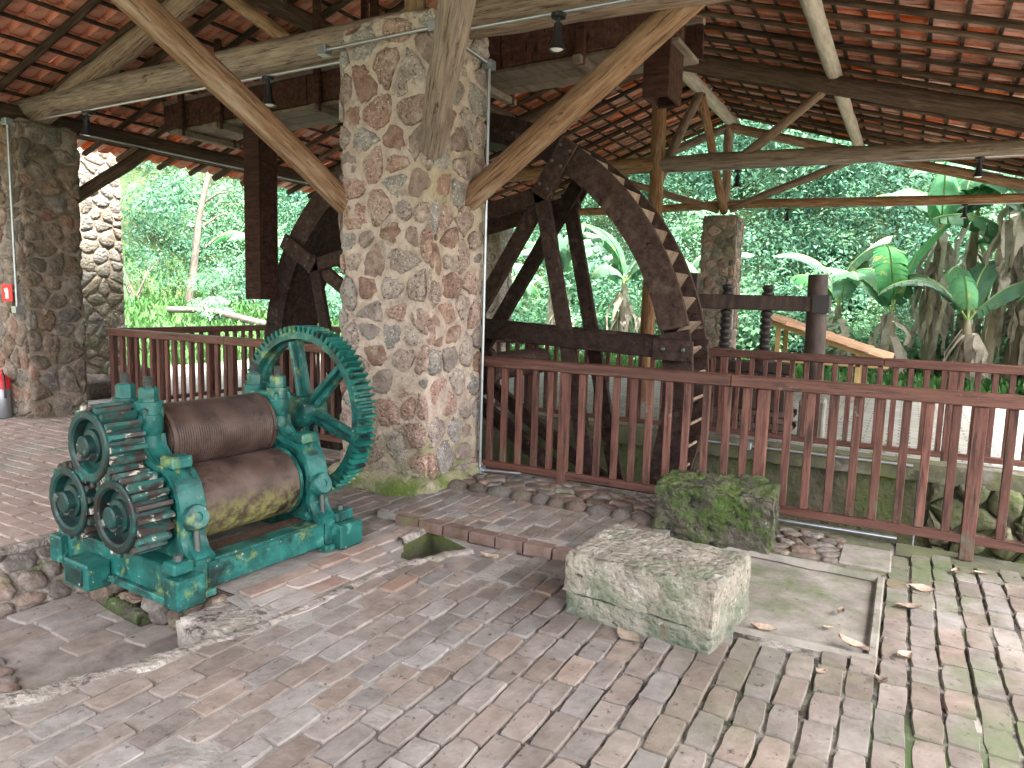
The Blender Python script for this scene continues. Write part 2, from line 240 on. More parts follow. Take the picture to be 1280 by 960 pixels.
class MB:
    def __init__(s): s.v = []; s.f = []
    def add(s, v, f, M=None):
        b = len(s.v)
        s.v += [tuple(M @ Vector(p)) for p in v] if M else [tuple(p) for p in v]
        s.f += [tuple(i + b for i in q) for q in f]
        return s
    def box(s, x0, x1, y0, y1, z0, z1, d=0.0, M=None):
        """box with chamfered edges"""
        c = ((x0 + x1) / 2, (y0 + y1) / 2, (z0 + z1) / 2); h = ((x1 - x0) / 2, (y1 - y0) / 2, (z1 - z0) / 2)
        if d <= 0:
            v = [(c[0] + h[0] * i, c[1] + h[1] * j, c[2] + h[2] * k) for i in (-1, 1) for j in (-1, 1) for k in (-1, 1)]
            return s.add(v, [(0, 1, 3, 2), (4, 6, 7, 5), (0, 4, 5, 1), (2, 3, 7, 6), (0, 2, 6, 4), (1, 5, 7, 3)], M)
        d = min(d, min(h) * .9); idx = {}; v = []
        for i in (-1, 1):
            for j in (-1, 1):
                for k in (-1, 1):
                    for ax in range(3):
                        sg = (i, j, k); p = [c[q] + sg[q] * (h[q] - (0 if q == ax else d)) for q in range(3)]
                        idx[(i, j, k, ax)] = len(v); v.append(p)
        f = []
        for ax in range(3):
            a, b = [q for q in range(3) if q != ax]
            for sg in (-1, 1):
                q = []
                for u, w_ in ((-1, -1), (1, -1), (1, 1), (-1, 1)):
                    t = [0, 0, 0]; t[ax] = sg; t[a] = u; t[b] = w_; q.append(idx[(*t, ax)])
                f.append(q)
        for ax in range(3):
            a, b = [q for q in range(3) if q != ax]
            for u in (-1, 1):
                for w_ in (-1, 1):
                    t0 = [0, 0, 0]; t0[a] = u; t0[b] = w_; t0[ax] = -1; t1 = list(t0); t1[ax] = 1
                    f.append([idx[(*t0, a)], idx[(*t1, a)], idx[(*t1, b)], idx[(*t0, b)]])
        for i in (-1, 1):
            for j in (-1, 1):
                for k in (-1, 1): f.append([idx[(i, j, k, q)] for q in range(3)])
        g = []
        cc = Vector(c)
        for q in f:
            p = [Vector(v[i]) for i in q]; n = (p[1] - p[0]).cross(p[2] - p[0])
            g.append(tuple(q) if n.dot(sum(p, Vector()) / len(p) - cc) > 0 else tuple(reversed(q)))
        return s.add(v, g, M)
    def tube(s, pts, rad, n=10, M=None, jit=0.0, rg=None):
        pts = [Vector(p) for p in pts]; rad = [rad] * len(pts) if not hasattr(rad, '__len__') else rad
        v = []; f = []; prev = None
        for i, p in enumerate(pts):
            t = (pts[min(i + 1, len(pts) - 1)] - pts[max(i - 1, 0)]).normalized()
            if prev is None: a = t.orthogonal().normalized()
            else: a = (prev - t * prev.dot(t)).normalized()
            prev = a; b = t.cross(a)
            for k in range(n):
                th = 2 * math.pi * k / n; r = rad[i] * (1 + (rg.uniform(-jit, jit) if rg else 0))
                v.append(p + (a * math.cos(th) + b * math.sin(th)) * r)
        m_ = len(pts)
        for i in range(m_ - 1):
            for k in range(n):
                k2 = (k + 1) % n; f.append((i * n + k, i * n + k2, (i + 1) * n + k2, (i + 1) * n + k))
        f.append(tuple(range(n - 1, -1, -1))); f.append(tuple((m_ - 1) * n + k for k in range(n)))
        return s.add(v, f, M)
    def prism(s, poly, z0, z1, M=None):
        n = len(poly)
        ar = sum(poly[i][0] * poly[(i + 1) % n][1] - poly[(i + 1) % n][0] * poly[i][1] for i in range(n))
        if ar < 0: poly = poly[::-1]
        v = [(*p, z0) for p in poly] + [(*p, z1) for p in poly]
        f = [tuple(range(n - 1, -1, -1)), tuple(range(n, 2 * n))] + [(i, (i + 1) % n, n + (i + 1) % n, n + i) for i in range(n)]
        return s.add(v, f, M)
    def lathe(s, prof, n=24, M=None):
        """closed profile of (radius, height) round the z axis"""
        v = []; f = []; k = len(prof)
        for r, z in prof:
            for i in range(n): a = 2 * math.pi * i / n; v.append((r * math.cos(a), r * math.sin(a), z))
        for j in range(k - 1):
            for i in range(n): i2 = (i + 1) % n; f.append((j * n + i, j * n + i2, (j + 1) * n + i2, (j + 1) * n + i))
        ring_ = prof[0] == prof[-1]
        if prof[0][0] > 1e-6 and not ring_: f.append(tuple(range(n - 1, -1, -1)))
        if prof[-1][0] > 1e-6 and not ring_: f.append(tuple((k - 1) * n + i for i in range(n)))
        return s.add(v, f, M)
    def mesh(s, name, mat, smooth=None):
        m = bpy.data.meshes.new(name); m.from_pydata(s.v, [], s.f); m.materials.append(mt[mat] if isinstance(mat, str) else mat)
        if smooth is not None:
            m.polygons.foreach_set('use_smooth', [True] * len(m.polygons)); m.set_sharp_from_angle(angle=R(smooth))
        m.update(); return m
    def build(s, name, mat, parent=None, M=None, smooth=None):
        """vertices are world coordinates unless M is given"""
        return link(name, s.mesh(name, mat, smooth), parent, M)

def frame(p, zdir, xdir=None):
    z = Vector(zdir).normalized(); x = Vector(xdir) if xdir else z.orthogonal()
    x = (x - z * x.dot(z)).normalized(); y = z.cross(x)
    return Matrix(((x.x, y.x, z.x, p[0]), (x.y, y.y, z.y, p[1]), (x.z, y.z, z.z, p[2]), (0, 0, 0, 1)))

def log(name, a, b, r0, r1=None, mat='log', parent=None, seg=None, bend=.02, n=12):
    """a round pole from a to b with slight bends and an uneven girth"""
    a, b = Vector(a), Vector(b); r1 = r1 or r0; ln = (b - a).length; seg = seg or max(3, int(ln / .45))
    pts = []; rad = []; ph = rnd.uniform(0, 9)
    for i in range(seg + 1):
        t = i / seg; e = math.sin(math.pi * t)
        pts.append((bend * e * math.sin(ph + 3 * t), bend * e * math.cos(ph * 1.7 + 2.3 * t), t * ln))
        rad.append((r0 + (r1 - r0) * t) * rnd.uniform(.95, 1.06))
    return MB().tube(pts, rad, n, jit=.03, rg=rnd).build(name, mat, parent, frame(a, b - a), 50)

def beam(name, a, b, wd, ht, mat, parent=None, up=(0, 0, 1), d=.006):
    """squared timber from a to b, wd across, ht along the up direction"""
    a, b = Vector(a), Vector(b); ln = (b - a).length
    z = (b - a).normalized(); u = Vector(up); u = (u - z * u.dot(z)).normalized()
    return MB().box(-wd / 2, wd / 2, -ht / 2, ht / 2, 0, ln, d).build(name, mat, parent, frame(a, z, u.cross(z)))

def inpoly(x, y, P):
    c = False; n = len(P)
    for i in range(n):
        x1, y1 = P[i][0], P[i][1]; x2, y2 = P[i - 1][0], P[i - 1][1]
        if (y1 > y) != (y2 > y) and x < (x2 - x1) * (y - y1) / (y2 - y1) + x1: c = not c
    return c

def clip(poly, a, b, c):
    out = []
    for i in range(len(poly)):
        p, q = poly[i - 1], poly[i]; dp = a * p[0] + b * p[1] - c; dq = a * q[0] + b * q[1] - c
        if (dp <= 0) != (dq <= 0):
            t = dp / (dp - dq); out.append((p[0] + (q[0] - p[0]) * t, p[1] + (q[1] - p[1]) * t))
        if dq <= 0: out.append(q)
    return out

def voro(wd, ht, sx, sy, rg, jit=.42):
    """irregular cells that fill a rectangle, like coursed rubble"""
    nx, ny = max(1, round(wd / sx)), max(1, round(ht / sy)); sx, sy = wd / nx, ht / ny; pts = {}
    for j in range(-2, ny + 2):
        for i in range(-2, nx + 2):
            pts[i, j] = ((i + .5 + (.5 if j % 2 else 0) - .25 + rg.uniform(-jit, jit)) * sx, (j + .5 + rg.uniform(-jit, jit) * .8) * sy)
    for key in list(pts):
        if rg.random() < .13: del pts[key]
    out = []
    for j in range(-1, ny + 1):
        for i in range(-1, nx + 1):
            if (i, j) not in pts: continue
            p = pts[i, j]; poly = [(0, 0), (wd, 0), (wd, ht), (0, ht)]
            for dj in (-2, -1, 0, 1, 2):
                for di in (-2, -1, 0, 1, 2):
                    if (di or dj) and (i + di, j + dj) in pts and poly:
                        q = pts[i + di, j + dj]; a, b = q[0] - p[0], q[1] - p[1]
                        poly = clip(poly, a, b, (q[0] ** 2 + q[1] ** 2 - p[0] ** 2 - p[1] ** 2) / 2)
            if len(poly) >= 3:
                A = abs(sum(poly[k - 1][0] * poly[k][1] - poly[k][0] * poly[k - 1][1] for k in range(len(poly)))) / 2
                if A > .12 * sx * sy: out.append(poly)
    return out

def stone(poly, gap, hgt, rg, base=-.03, dome=1.0):
    """one rounded stone over a polygon; local z is outwards"""
    cx = sum(p[0] for p in poly) / len(poly); cy = sum(p[1] for p in poly) / len(poly)
    q = [(p[0] - cx, p[1] - cy) for p in poly]
    for _ in range(1):
        r = []
        for i in range(len(q)):
            a, b = q[i], q[(i + 1) % len(q)]
            if math.hypot(a[0] - b[0], a[1] - b[1]) < .012: r.append(((a[0] + b[0]) / 2, (a[1] + b[1]) / 2)); continue
            r += [(a[0] * .75 + b[0] * .25, a[1] * .75 + b[1] * .25), (a[0] * .25 + b[0] * .75, a[1] * .25 + b[1] * .75)]
        q = r
        if len(q) > 13: break
    r = []
    for i in range(len(q)):
        a, b = q[i], q[(i + 1) % len(q)]; r.append(a)
        if math.hypot(a[0] - b[0], a[1] - b[1]) > .045 and len(q) < 14: r.append(((a[0] + b[0]) / 2, (a[1] + b[1]) / 2))
    q = r
    sz = sum(math.hypot(*p) for p in q) / len(q); k = max(.5, 1 - gap / max(sz, .02))
    q = [(p[0] * k * j_, p[1] * k * j_) for p, j_ in ((p, rg.uniform(.86, 1.09)) for p in q)]
    ar = sum(q[i - 1][0] * q[i][1] - q[i][0] * q[i - 1][1] for i in range(len(q)))
    if ar < 0: q.reverse()
    n = len(q); v = []; f = []
    for sc, z in ((1.0, base), (1.0, hgt * .25), (.9, hgt * .75 * dome), (.58, hgt)):
        for p in q: v.append((p[0] * sc, p[1] * sc, z + (rg.uniform(-.15, .15) * hgt if z > 0 else 0)))
    v.append((0, 0, hgt * rg.uniform(.95, 1.15)))
    for r_ in range(3):
        for i in range(n): i2 = (i + 1) % n; f.append((r_ * n + i, r_ * n + i2, (r_ + 1) * n + i2, (r_ + 1) * n + i))
    for i in range(n): f.append((3 * n + i, 3 * n + (i + 1) % n, 4 * n))
    return (cx, cy), v, f

def rubble(parent, M, wd, ht, sx, sy, gap, hgt, mats, rg, name='stone', merged=False, keep=None, dome=1.0):
    """stones over a rectangle of the plane M (x along, y up, z outwards); merged -> one mesh of them"""
    mb = MB()
    for poly in voro(wd, ht, sx, sy, rg):
        (cx, cy), v, f = stone(poly, gap * rg.uniform(.6, 1.6), hgt * rg.uniform(.5, 1.5), rg, dome=dome)
        if keep and not keep(M @ Vector((cx, cy, 0))): continue
        if merged: mb.add([(p[0] + cx, p[1] + cy, p[2]) for p in v], f)
        else: MB().add(v, f).build(name, rg.choice(mats), parent, M @ Matrix.Translation((cx, cy, 0)), 55)
    if merged and mb.v: tag(mb.build(name, mats[0], parent, M, 55), kind='stuff')

def rough_box(x0, x1, y0, y1, z0, z1, step, amp, rg, sc=3.0, top=1.0, edge=.0):
    """box whose faces are subdivided and roughened"""
    mb = MB(); o = rg.uniform(0, 50)
    def dis(p):
        q = Vector(p); n = noise.noise_vector(q * sc + Vector((o, o, o))) * amp + noise.noise_vector(q * sc * 4 + Vector((o, 9, o))) * amp * .4
        if edge:
            k = sum(1 for a, lo, hi in ((q.x, x0, x1), (q.y, y0, y1), (q.z, z0, z1)) if a - lo < 1e-5 or hi - a < 1e-5)
            if k >= 2 and q.z > z0 + 1e-4:
                c = Vector(((x0 + x1) / 2, (y0 + y1) / 2, (z0 + z1) / 2)); d = (c - q); d.z *= .6
                n += d.normalized() * edge * (k - 1) * (.5 + abs(noise.noise(q * 6 + Vector((o, 3, 3)))) * 2)
        return q + n
    def face(fn, a, b):
        na, nb = max(1, round(a / step)), max(1, round(b / step)); v = []; f = []
        for j in range(nb + 1):
            for i in range(na + 1): v.append(dis(fn(i / na, j / nb)))
        for j in range(nb):
            for i in range(na): k = j * (na + 1) + i; f.append((k, k + 1, k + na + 2, k + na + 1))
        mb.add(v, f)
    X, Y, Z = x1 - x0, y1 - y0, z1 - z0
    face(lambda u, v: (x0 + X * u, y0, z0 + Z * v), X, Z); face(lambda u, v: (x1, y0 + Y * u, z0 + Z * v), Y, Z)
    face(lambda u, v: (x1 - X * u, y1, z0 + Z * v), X, Z); face(lambda u, v: (x0, y1 - Y * u, z0 + Z * v), Y, Z)
    face(lambda u, v: (x0 + X * u, y0 + Y * v, z1), X, Y); face(lambda u, v: (x0 + X * u, y1 - Y * v, z0), X, Y)
    return mb

def sheet(name, poly, holes, z, mat, kind='structure', parent=None, step=None):
    vs = []; es = []
    for P in [poly] + holes:
        b = len(vs); n = len(P); vs += [Vector((p[0], p[1])) for p in P]; es += [(b + i, b + (i + 1) % n) for i in range(n)]
    if step:
        xs = [p[0] for p in poly]; ys = [p[1] for p in poly]
        x = min(xs) + step * .5
        while x < max(xs):
            y = min(ys) + step * .5
            while y < max(ys): vs.append(Vector((x + rnd.uniform(-.1, .1) * step, y))); y += step
            x += step
    V, E_, Fc = delaunay_2d_cdt(vs, es, [], 0, 1e-5)[:3]
    fs = []
    for t in Fc:
        c = sum((V[i] for i in t), Vector((0, 0))) / len(t)
        if inpoly(c.x, c.y, poly) and not any(inpoly(c.x, c.y, h) for h in holes): fs.append(tuple(t))
    mb = MB(); mb.v = [(p.x, p.y, z) for p in V]; mb.f = fs
    o = mb.build(name, mat, parent)
    if kind: o['kind'] = kind
    return o

def walls(name, poly, z0, z1, mat, parent=None, closed=True):
    mb = MB(); n = len(poly); r = range(n if closed else n - 1); v = []
    for p in poly: v += [(p[0], p[1], z0), (p[0], p[1], z1)]
    mb.add(v, [(2 * i, 2 * ((i + 1) % n), 2 * ((i + 1) % n) + 1, 2 * i + 1) for i in r])
    return mb.build(name, mat, parent)

def px_of(p):
    d = Vector(p) - CAM; z = d.dot(FW)
    if z < .1: return None
    return 640 + F * d.dot(RT) / z, 480 - F * d.dot(UP) / z

def in_view(p, m=40):
    q = px_of(p)
    return bool(q) and -m < q[0] < 1280 + m and -m < q[1] < 960 + m

# ------------------------------------------------------------------ ground and floors
YX0, YX1, YY0, YY1 = -14.0, 14.0, -2.5, 16.3
def hill(x, y):
    dn = max(0, y - 19.0 - .8 * math.sin(x * .31)); dw = max(0, -15.5 - x + .8 * math.sin(y * .4))
    z = 0
    if dn > 0: z += .12 * dn + .85 * max(0, dn - 2.5)
    if dw > 0: z += .13 * dw + .8 * max(0, dw - 10)
    z = min(z, 15 + .03 * z) + .35 * noise.noise(Vector((x * .25, y * .25, 0))) * min(1, (dn + dw) * .3)
    return z - .03
gx = [-90, -75, -62] + [-52 + i for i in range(38)] + [-14 + i for i in range(28)] + [14 + 2 * i for i in range(10)] + [36, 50, 70, 90]
gy = [-80, -60, -45, -34, -25, -18, -12, -8, -5, -2.5] + [-1.5 + i for i in range(17)] + [16.3] + [17 + i for i in range(35)] + [54, 60, 70, 90]
mb = MB(); mb.v = [(x, y, hill(x, y)) for y in gy for x in gx]
for j in range(len(gy) - 1):
    for i in range(len(gx) - 1):
        if not (gx[i] >= YX0 - .01 and gx[i + 1] <= YX1 + .01 and gy[j] >= YY0 - .01 and gy[j + 1] <= YY1 + .01):
            k = j * len(gx) + i; mb.f.append((k, k + 1, k + len(gx) + 1, k + len(gx)))
tag(mb.build('ground', 'ground', smooth=80), kind='structure')

FX1, FY1 = 3.2, 5.66                      # brick floor ends
WP = [(-9.1, FY1), (4.0, FY1), (4.0, 8.42), (-9.1, 8.42)]      # wheel pit
yard = sheet('paved_yard', [(YX0, YY0), (YX1, YY0), (YX1, YY1), (YX0, YY1)], [[(YX0, YY0), (FX1, YY0), (FX1, FY1), (YX0, FY1)], WP], -.006, 'setts')
pit = tag(walls('wheel_pit', WP, -2.2, -.012, 'mosswall'), kind='structure')
mb = MB().add([(*p, -2.19) for p in WP], [(0, 1, 2, 3)]); mb.build('pit_bottom', 'dirt', pit)

edge_px = [(-90, 896), (-40, 884), (0, 873), (40, 866), (75, 855), (110, 848), (150, 838), (205, 822), (250, 806), (300, 793), (335, 779)]
edge = [at(*p).xy for p in edge_px]
ridge_px = [(335, 779), (360, 768), (395, 752), (430, 736), (470, 718), (500, 706), (530, 700), (560, 692), (590, 688)]
ridge = [at(*p).xy for p in ridge_px]
SUNK = [(p.x, p.y) for p in edge] + [(-3.1, 2.56), (-4.80, 2.62), (-4.80, -.2), (edge[0].x - .3, -.2)]
HOLE = [tuple(at(*p).xy) for p in ((499, 694), (503, 674), (540, 660), (590, 687), (560, 690), (525, 702))]
CHAN = [(-2.52, 3.985), (-1.40, 3.93), (-1.40, 4.04), (-2.52, 4.04)]
SLAB = [(-1.36, 3.62), (-.02, 3.66), (-.02, 4.86), (-1.36, 4.9)]
PILLARS = [(-4.32, -3.36, 4.7, 5.51), (-10.2, -9.42, 4.75, 5.45)]
CZ = [(-3.12, 2.5)] + [tuple(p) for p in ridge[:6]] + [tuple(at(503, 674).xy), tuple(at(540, 655).xy), (-3.12, 4.12)]
floor = sheet('brick_floor', [(YX0, YY0), (FX1, YY0), (FX1, FY1), (YX0, FY1)], [SUNK, HOLE, SLAB, CHAN], -.014, 'mortar', step=.07)
for v_ in floor.data.vertices:
    c_ = v_.co; v_.co.z = -.014 + .010 * noise.noise(Vector((c_.x * 1.7, c_.y * 1.7, 0))) + .006 * noise.noise(Vector((c_.x * 6, c_.y * 6, 4))) + .004 * max(0, min(1, (-1.2 - c_.x)))
walls('drain_side', HOLE, -.4, -.014, 'mosswall', floor)
MB().add([(*p, -.32) for p in HOLE], [tuple(range(len(HOLE)))]).build('drain_bottom', 'dirt', floor)
walls('channel_side', CHAN, -.08, -.014, 'brick_dark', floor)
MB().add([(*p, -.07) for p in CHAN], [(0, 1, 2, 3)]).build('channel_bottom', 'mosswall', floor)
# sunken floor beside the mill
sunk = sheet('sunken_floor', SUNK, [], -.30, 'dirt')
walls('sunken_floor_side', SUNK, -.32, -.014, 'dirt', sunk)

bv = []
def brick_mesh(L, W, H, mat, rg):
    n_out = [(-L / 2, -W / 2), (-L / 6, -W / 2), (L / 6, -W / 2), (L / 2, -W / 2), (L / 2, 0), (L / 2, W / 2), (L / 6, W / 2), (-L / 6, W / 2), (-L / 2, W / 2), (-L / 2, 0)]
    j = lambda a: rg.uniform(-a, a)
    q = [(x + j(.003), y + j(.0035)) for x, y in n_out]
    for k in (0, 3, 5, 8):
        if rg.random() < .45: q[k] = (q[k][0] * rg.uniform(.90, .97), q[k][1] * rg.uniform(.82, .95))
    n = len(q); v = [(*p, -H) for p in q] + [(*p, -.010) for p in q] + [(p[0] * .975, p[1] * .93, j(.002)) for p in q] + [(0, 0, .001)]
    f = []
    for r_ in range(2):
        for i in range(n): f.append((r_ * n + i, r_ * n + (i + 1) % n, (r_ + 1) * n + (i + 1) % n, (r_ + 1) * n + i))
    for i in range(n): f.append((2 * n + i, 2 * n + (i + 1) % n, 3 * n))
    return MB().add(v, f)

def lay(parent, test, x0, x1, y0, y1, z, mat, seed, along_y=True, rot=0, org=(0, 0), limit=300, L=.243, W=.113, pl=.252, pw=.126, tilt=.014):
    """rows of bricks; the ones that show largest are parts, the rest one mesh"""
    rg = random.Random(seed); var = [brick_mesh(L, W, .05, mat, rg) for _ in range(8)]
    meshes = [b.mesh('brick', mat, 40) for b in var]; spots = []
    row = 0; xx = x0
    while xx < x1:
        yy = y0 - rg.random() * pl; row += 1
        while yy < y1:
            k = rg.choices((1, .85, .6), (14, 2, 1))[0]
            a, b = xx + rg.uniform(-.004, .004), yy + pl * k / 2
            X, Y = (a, b) if along_y else (b, a)
            X, Y = org[0] + X * math.cos(rot) - Y * math.sin(rot), org[1] + X * math.sin(rot) + Y * math.cos(rot)
            if test(X, Y): spots.append((X, Y, k))
            yy += pl * k
        xx += pw * rg.uniform(.97, 1.03)
    def rank(s):
        d = math.hypot(s[0], s[1]); return d if in_view((s[0], s[1], z)) else 100 + d
    spots.sort(key=rank); rest = MB()
    for i, (X, Y, k) in enumerate(spots):
        M = Matrix.Translation((X, Y, z + rg.uniform(-.006, .006))) @ Matrix.Rotation((math.pi / 2 if along_y else 0) + rot + rg.uniform(-.02, .02), 4, 'Z') @ Matrix.Rotation(rg.uniform(-tilt, tilt), 4, 'X') @ Matrix.Rotation(rg.uniform(-tilt, tilt) * .6, 4, 'Y')
        M = M @ Matrix.Diagonal((k * (1 if k == 1 else .985), 1, 1, 1))
        vi = rg.randrange(8)
        if i < limit and in_view((X, Y, z), 20): link('brick', meshes[vi], parent, M)
        else: rest.add(var[vi].v, var[vi].f, M)
    if rest.v: tag(rest.build('far_bricks', mat, parent, smooth=40), kind='stuff')

def near_poly(x, y, P, d):
    for i in range(len(P)):
        a, b = Vector(P[i - 1]), Vector(P[i]); p = Vector((x, y)); t = max(0, min(1, (p - a).dot(b - a) / max(1e-9, (b - a).length_squared)))
        if (a + (b - a) * t - p).length < d: return True
    return False
def blocked(x, y):
    if any(inpoly(x, y, P) for P in (SUNK, HOLE, SLAB, CHAN)): return True
    if near_poly(x, y, SLAB, .06) or near_poly(x, y, HOLE, .09): return True
    if any(a - .02 < x < b + .02 and c - .02 < y < d + .02 for a, b, c, d in PILLARS): return True
    if -3.42 < x < -.02 and y > 4.98: return True
    if y > 5.42 and x > -3.4: return True
    if min((Vector((x, y)) - p).length for p in edge[:-1]) < .06 or near_poly(x, y, [tuple(p) for p in edge], .03): return True
    return False
def zoneA(x, y):
    if blocked(x, y) or x < -4.86: return False
    if -4.36 < x < -3.10 and 2.45 < y < 3.52: return False
    if inpoly(x, y, CZ): return False
    if -1.38 > x > -3.2 and y > 3.93: return False
    if min((Vector((x, y)) - p).length for p in ridge) < .06: return False
    return True
def zoneB(x, y): return -3.33 < x < -1.40 and 4.12 < y < 4.93
def zoneC(x, y): return inpoly(x, y, CZ) and not near_poly(x, y, HOLE, .03) and min((Vector((x, y)) - p).length for p in ridge) > .05
def zoneD(x, y): return x < -4.92 and not blocked(x, y) and y < 5.5
lay(floor, zoneA, -4.85, 3.15, -.6, 5.4, 0, 'brick', 11)
platform = sheet('machine_platform', CZ, [], -.010, 'mortar')
lay(platform, zoneC, -3.2, -2.0, 2.3, 4.2, .002, 'brick_red', 12, rot=-R(3), org=(0, -.15))
lay(floor, zoneD, -.6, 5.5, -13.9, -4.8, 0, 'brick_red', 13, along_y=False, limit=0)
SB = [(-3.36, 4.06), (-1.38, 4.06), (-1.38, 5.0), (-3.36, 5.0)]
strip = sheet('raised_brick_strip', SB, [], .046, 'mortar'); walls('strip_side', SB, -.02, .046, 'mortar', strip)
lay(strip, zoneB, -3.3, -1.38, 4.1, 4.95, .058, 'brick', 14)
rg = random.Random(5)
kb = [brick_mesh(.20, .10, .075, 'brick_dark', rg).mesh('kerb_brick', 'brick_dark', 40) for _ in range(4)]
x = -3.05
while x < -1.4:
    link('kerb_brick', rg.choice(kb), strip, Matrix.Translation((x, 4.055, .062)) @ Matrix.Rotation(rg.uniform(-.05, .03), 4, 'Z')); x += .212

def rope(name, pts, wid, hgt, mat, parent, rg, z=0.0, n=7, sub=5):
    """uneven rounded band of mortar along a line on the floor"""
    P = []
    for i in range(len(pts) - 1):
        for k in range(sub): P.append(Vector(pts[i]).lerp(Vector(pts[i + 1]), k / sub))
    P.append(Vector(pts[-1])); v = []; f = []
    for i, p in enumerate(P):
        t = (P[min(i + 1, len(P) - 1)] - P[max(0, i - 1)]).normalized(); s = Vector((-t.y, t.x))
        wl = wid * (1 + .5 * noise.noise(Vector((p.x * 5, p.y * 5, 1)))); wr = wid * (1 + .5 * noise.noise(Vector((p.x * 5, p.y * 5, 7)))); h = hgt * (1 + .7 * noise.noise(Vector((p.x * 7, p.y * 7, 3))))
        for k in range(n):
            u = -1 + 2 * k / (n - 1); q = p + s * (wl if u < 0 else wr) * u
            v.append((q.x, q.y, z + h * (1 - u ** 4) - .02 * abs(u) ** 3 + .006 * noise.noise(Vector((q.x * 16, q.y * 16, 5)))))
    for i in range(len(P) - 1):
        for k in range(n - 1): a = i * n + k; f.append((a, a + 1, a + n + 1, a + n))
    return MB().add(v, f).build(name, mat, parent, smooth=70)
rope('mortar_edge', [tuple(p) for p in edge], .075, .004, 'ridge', floor, rg)
rope('mortar_ridge', [tuple(p) for p in ridge], .05, .010, 'ridge', floor, rg)
rope('mortar_ridge', [tuple(at(*p).xy) for p in ((500, 676), (520, 666), (542, 655))], .035, .02, 'ridge', floor, rg)
rope('mortar_edge', [(-4.82, .2), (-4.80, 1.4), (-4.83, 2.1), (-4.82, 2.62)], .04, .012, 'ridge', floor, rg)
# concrete slab with rim
slab = sheet('concrete_slab', SLAB, [], -.028, 'concrete')
MB().box(-.045, .0, 3.68, 4.85, -.04, .006, .008).build('slab_rim', 'concrete', slab)
for a, b, wd in (((-1.36, 3.62), (-.02, 3.66), .03), ((-.02, 4.86), (-1.36, 4.9), .045)):
    rope('slab_rim', [a, b], wd, .014, 'concrete', slab, rg, sub=14)
# cobbled strips in front of the railing
cob = tag(MB().add([(-3.42, 4.93, .03), (-1.36, 4.93, .03), (-1.36, 5.62, .075), (-3.42, 5.62, .075), (-3.42, 4.93, -.02), (-1.36, 4.93, -.02)], [(0, 1, 2, 3), (4, 5, 1, 0)]).build('cobbled_strip', 'dirt'), kind='structure')
rubble(cob, Matrix.Translation((-3.4, 5.03, .06)), 2.03, .58, .155, .125, .006, .020, ['cobble'], rg, 'cobble')
x = -3.35
while x < -1.40:
    r_ = rg.uniform(.07, .115); n = 10
    mb = MB(); mb.lathe([(0, -1), (.7, -.75), (1, -.1), (.85, .5), (.45, .86), (0, 1)], 10)
    mb.build('edge_stone', 'cobble', cob, Matrix.Translation((x + r_, 4.955, .05 + rg.uniform(-.01, .012))) @ Matrix.Rotation(rg.uniform(-.5, .5), 4, 'Z') @ Matrix.Rotation(rg.uniform(-.2, .2), 4, 'X') @ Matrix.Diagonal((r_ * 1.05, .07 + rg.uniform(0, .025), .068, 1)), 60); x += 2 * r_ * .98
cob2 = tag(MB().add([(-1.36, 4.93, -.008), (0.0, 4.90, -.008), (.02, 5.62, 0.0), (-1.36, 5.62, 0.0)], [(0, 1, 2, 3)]).build('mossy_cobbles', 'mossground'), kind='structure')
rubble(cob2, Matrix.Translation((-1.34, 4.95, -.004)), 1.08, .60, .14, .10, .008, .018, ['cobble'], rg, 'cobble')
MB().box(-.28, .03, 4.98, 5.4, -.03, .012, .01).build('flagstone', 'concrete', cob2)
ms = MB().add([(.05, 5.38, -.004), (FX1, 5.40, -.004), (FX1, 5.66, 0.0), (.05, 5.66, 0.0)], [(0, 1, 2, 3)]); tag(ms.build('moss_strip', 'mossground'), kind='structure')
# pit coping on the far side, and rough rock on the right
cope = rough_box(-9.1, 4.0, 8.36, 8.62, -.10, .09, .09, .018, rg, 4).build('pit_coping', 'mossground', pit, smooth=60)
rubble(pit, frame((.32, 8.40, -1.2), (0, -1, 0), (1, 0, 0)), 3.4, 1.15, .32, .24, .012, .06, ['mosswall'], rg, 'rock')
# sunken floor: tiles, cobbles and a mossy kerb
def inS(x, y): return inpoly(x, y, SUNK)
cwM = frame((-4.79, .3, -.30), (1, 0, .9), (0, 1, 0))
MB().add([(-4.80, .2, -.02), (-4.80, 2.62, -.02), (-4.50, 2.62, -.30), (-4.50, .2, -.30)], [(0, 1, 2, 3)]).build('cobbled_bank', 'ridge', sunk)
rubble(sunk, frame((-4.50, .2, -.30), (.28, 0, .30), (0, 1, 0)), 2.42, .40, .15, .12, .012, .028, ['cobble'], rg, 'cobble', dome=.9)
for (X, Y) in [(-3.42 - .11 * i + rg.uniform(-.02, .02), 1.62 - .12 * j + .03 * i) for i in range(6) for j in range(2)]:
    if inS(X, Y) and not near_poly(X, Y, SUNK, .03):
        (cx, cy), v, f = stone([(-.06, -.04), (.05, -.05), (.06, .04), (-.04, .03)], .004, .03, rg); MB().add(v, f).build('cobble', 'cobble', sunk, Matrix.Translation((X, Y, -.30)), 60)
tp = [tuple(at(*p, -.29).xy) for p in ((0, 790), (0, 735), (110, 715), (215, 775), (190, 800), (90, 815))]
lay(sunk, lambda x, y: inS(x, y) and inpoly(x, y, tp) or (inS(x, y) and -4.4 < x < -3.3 and .4 < y < 1.9 and x + y < -2.3), -4.6, -2.6, -.2, 2.6, -.285, 'brick', 15, L=.25, W=.19, pl=.262, pw=.20)
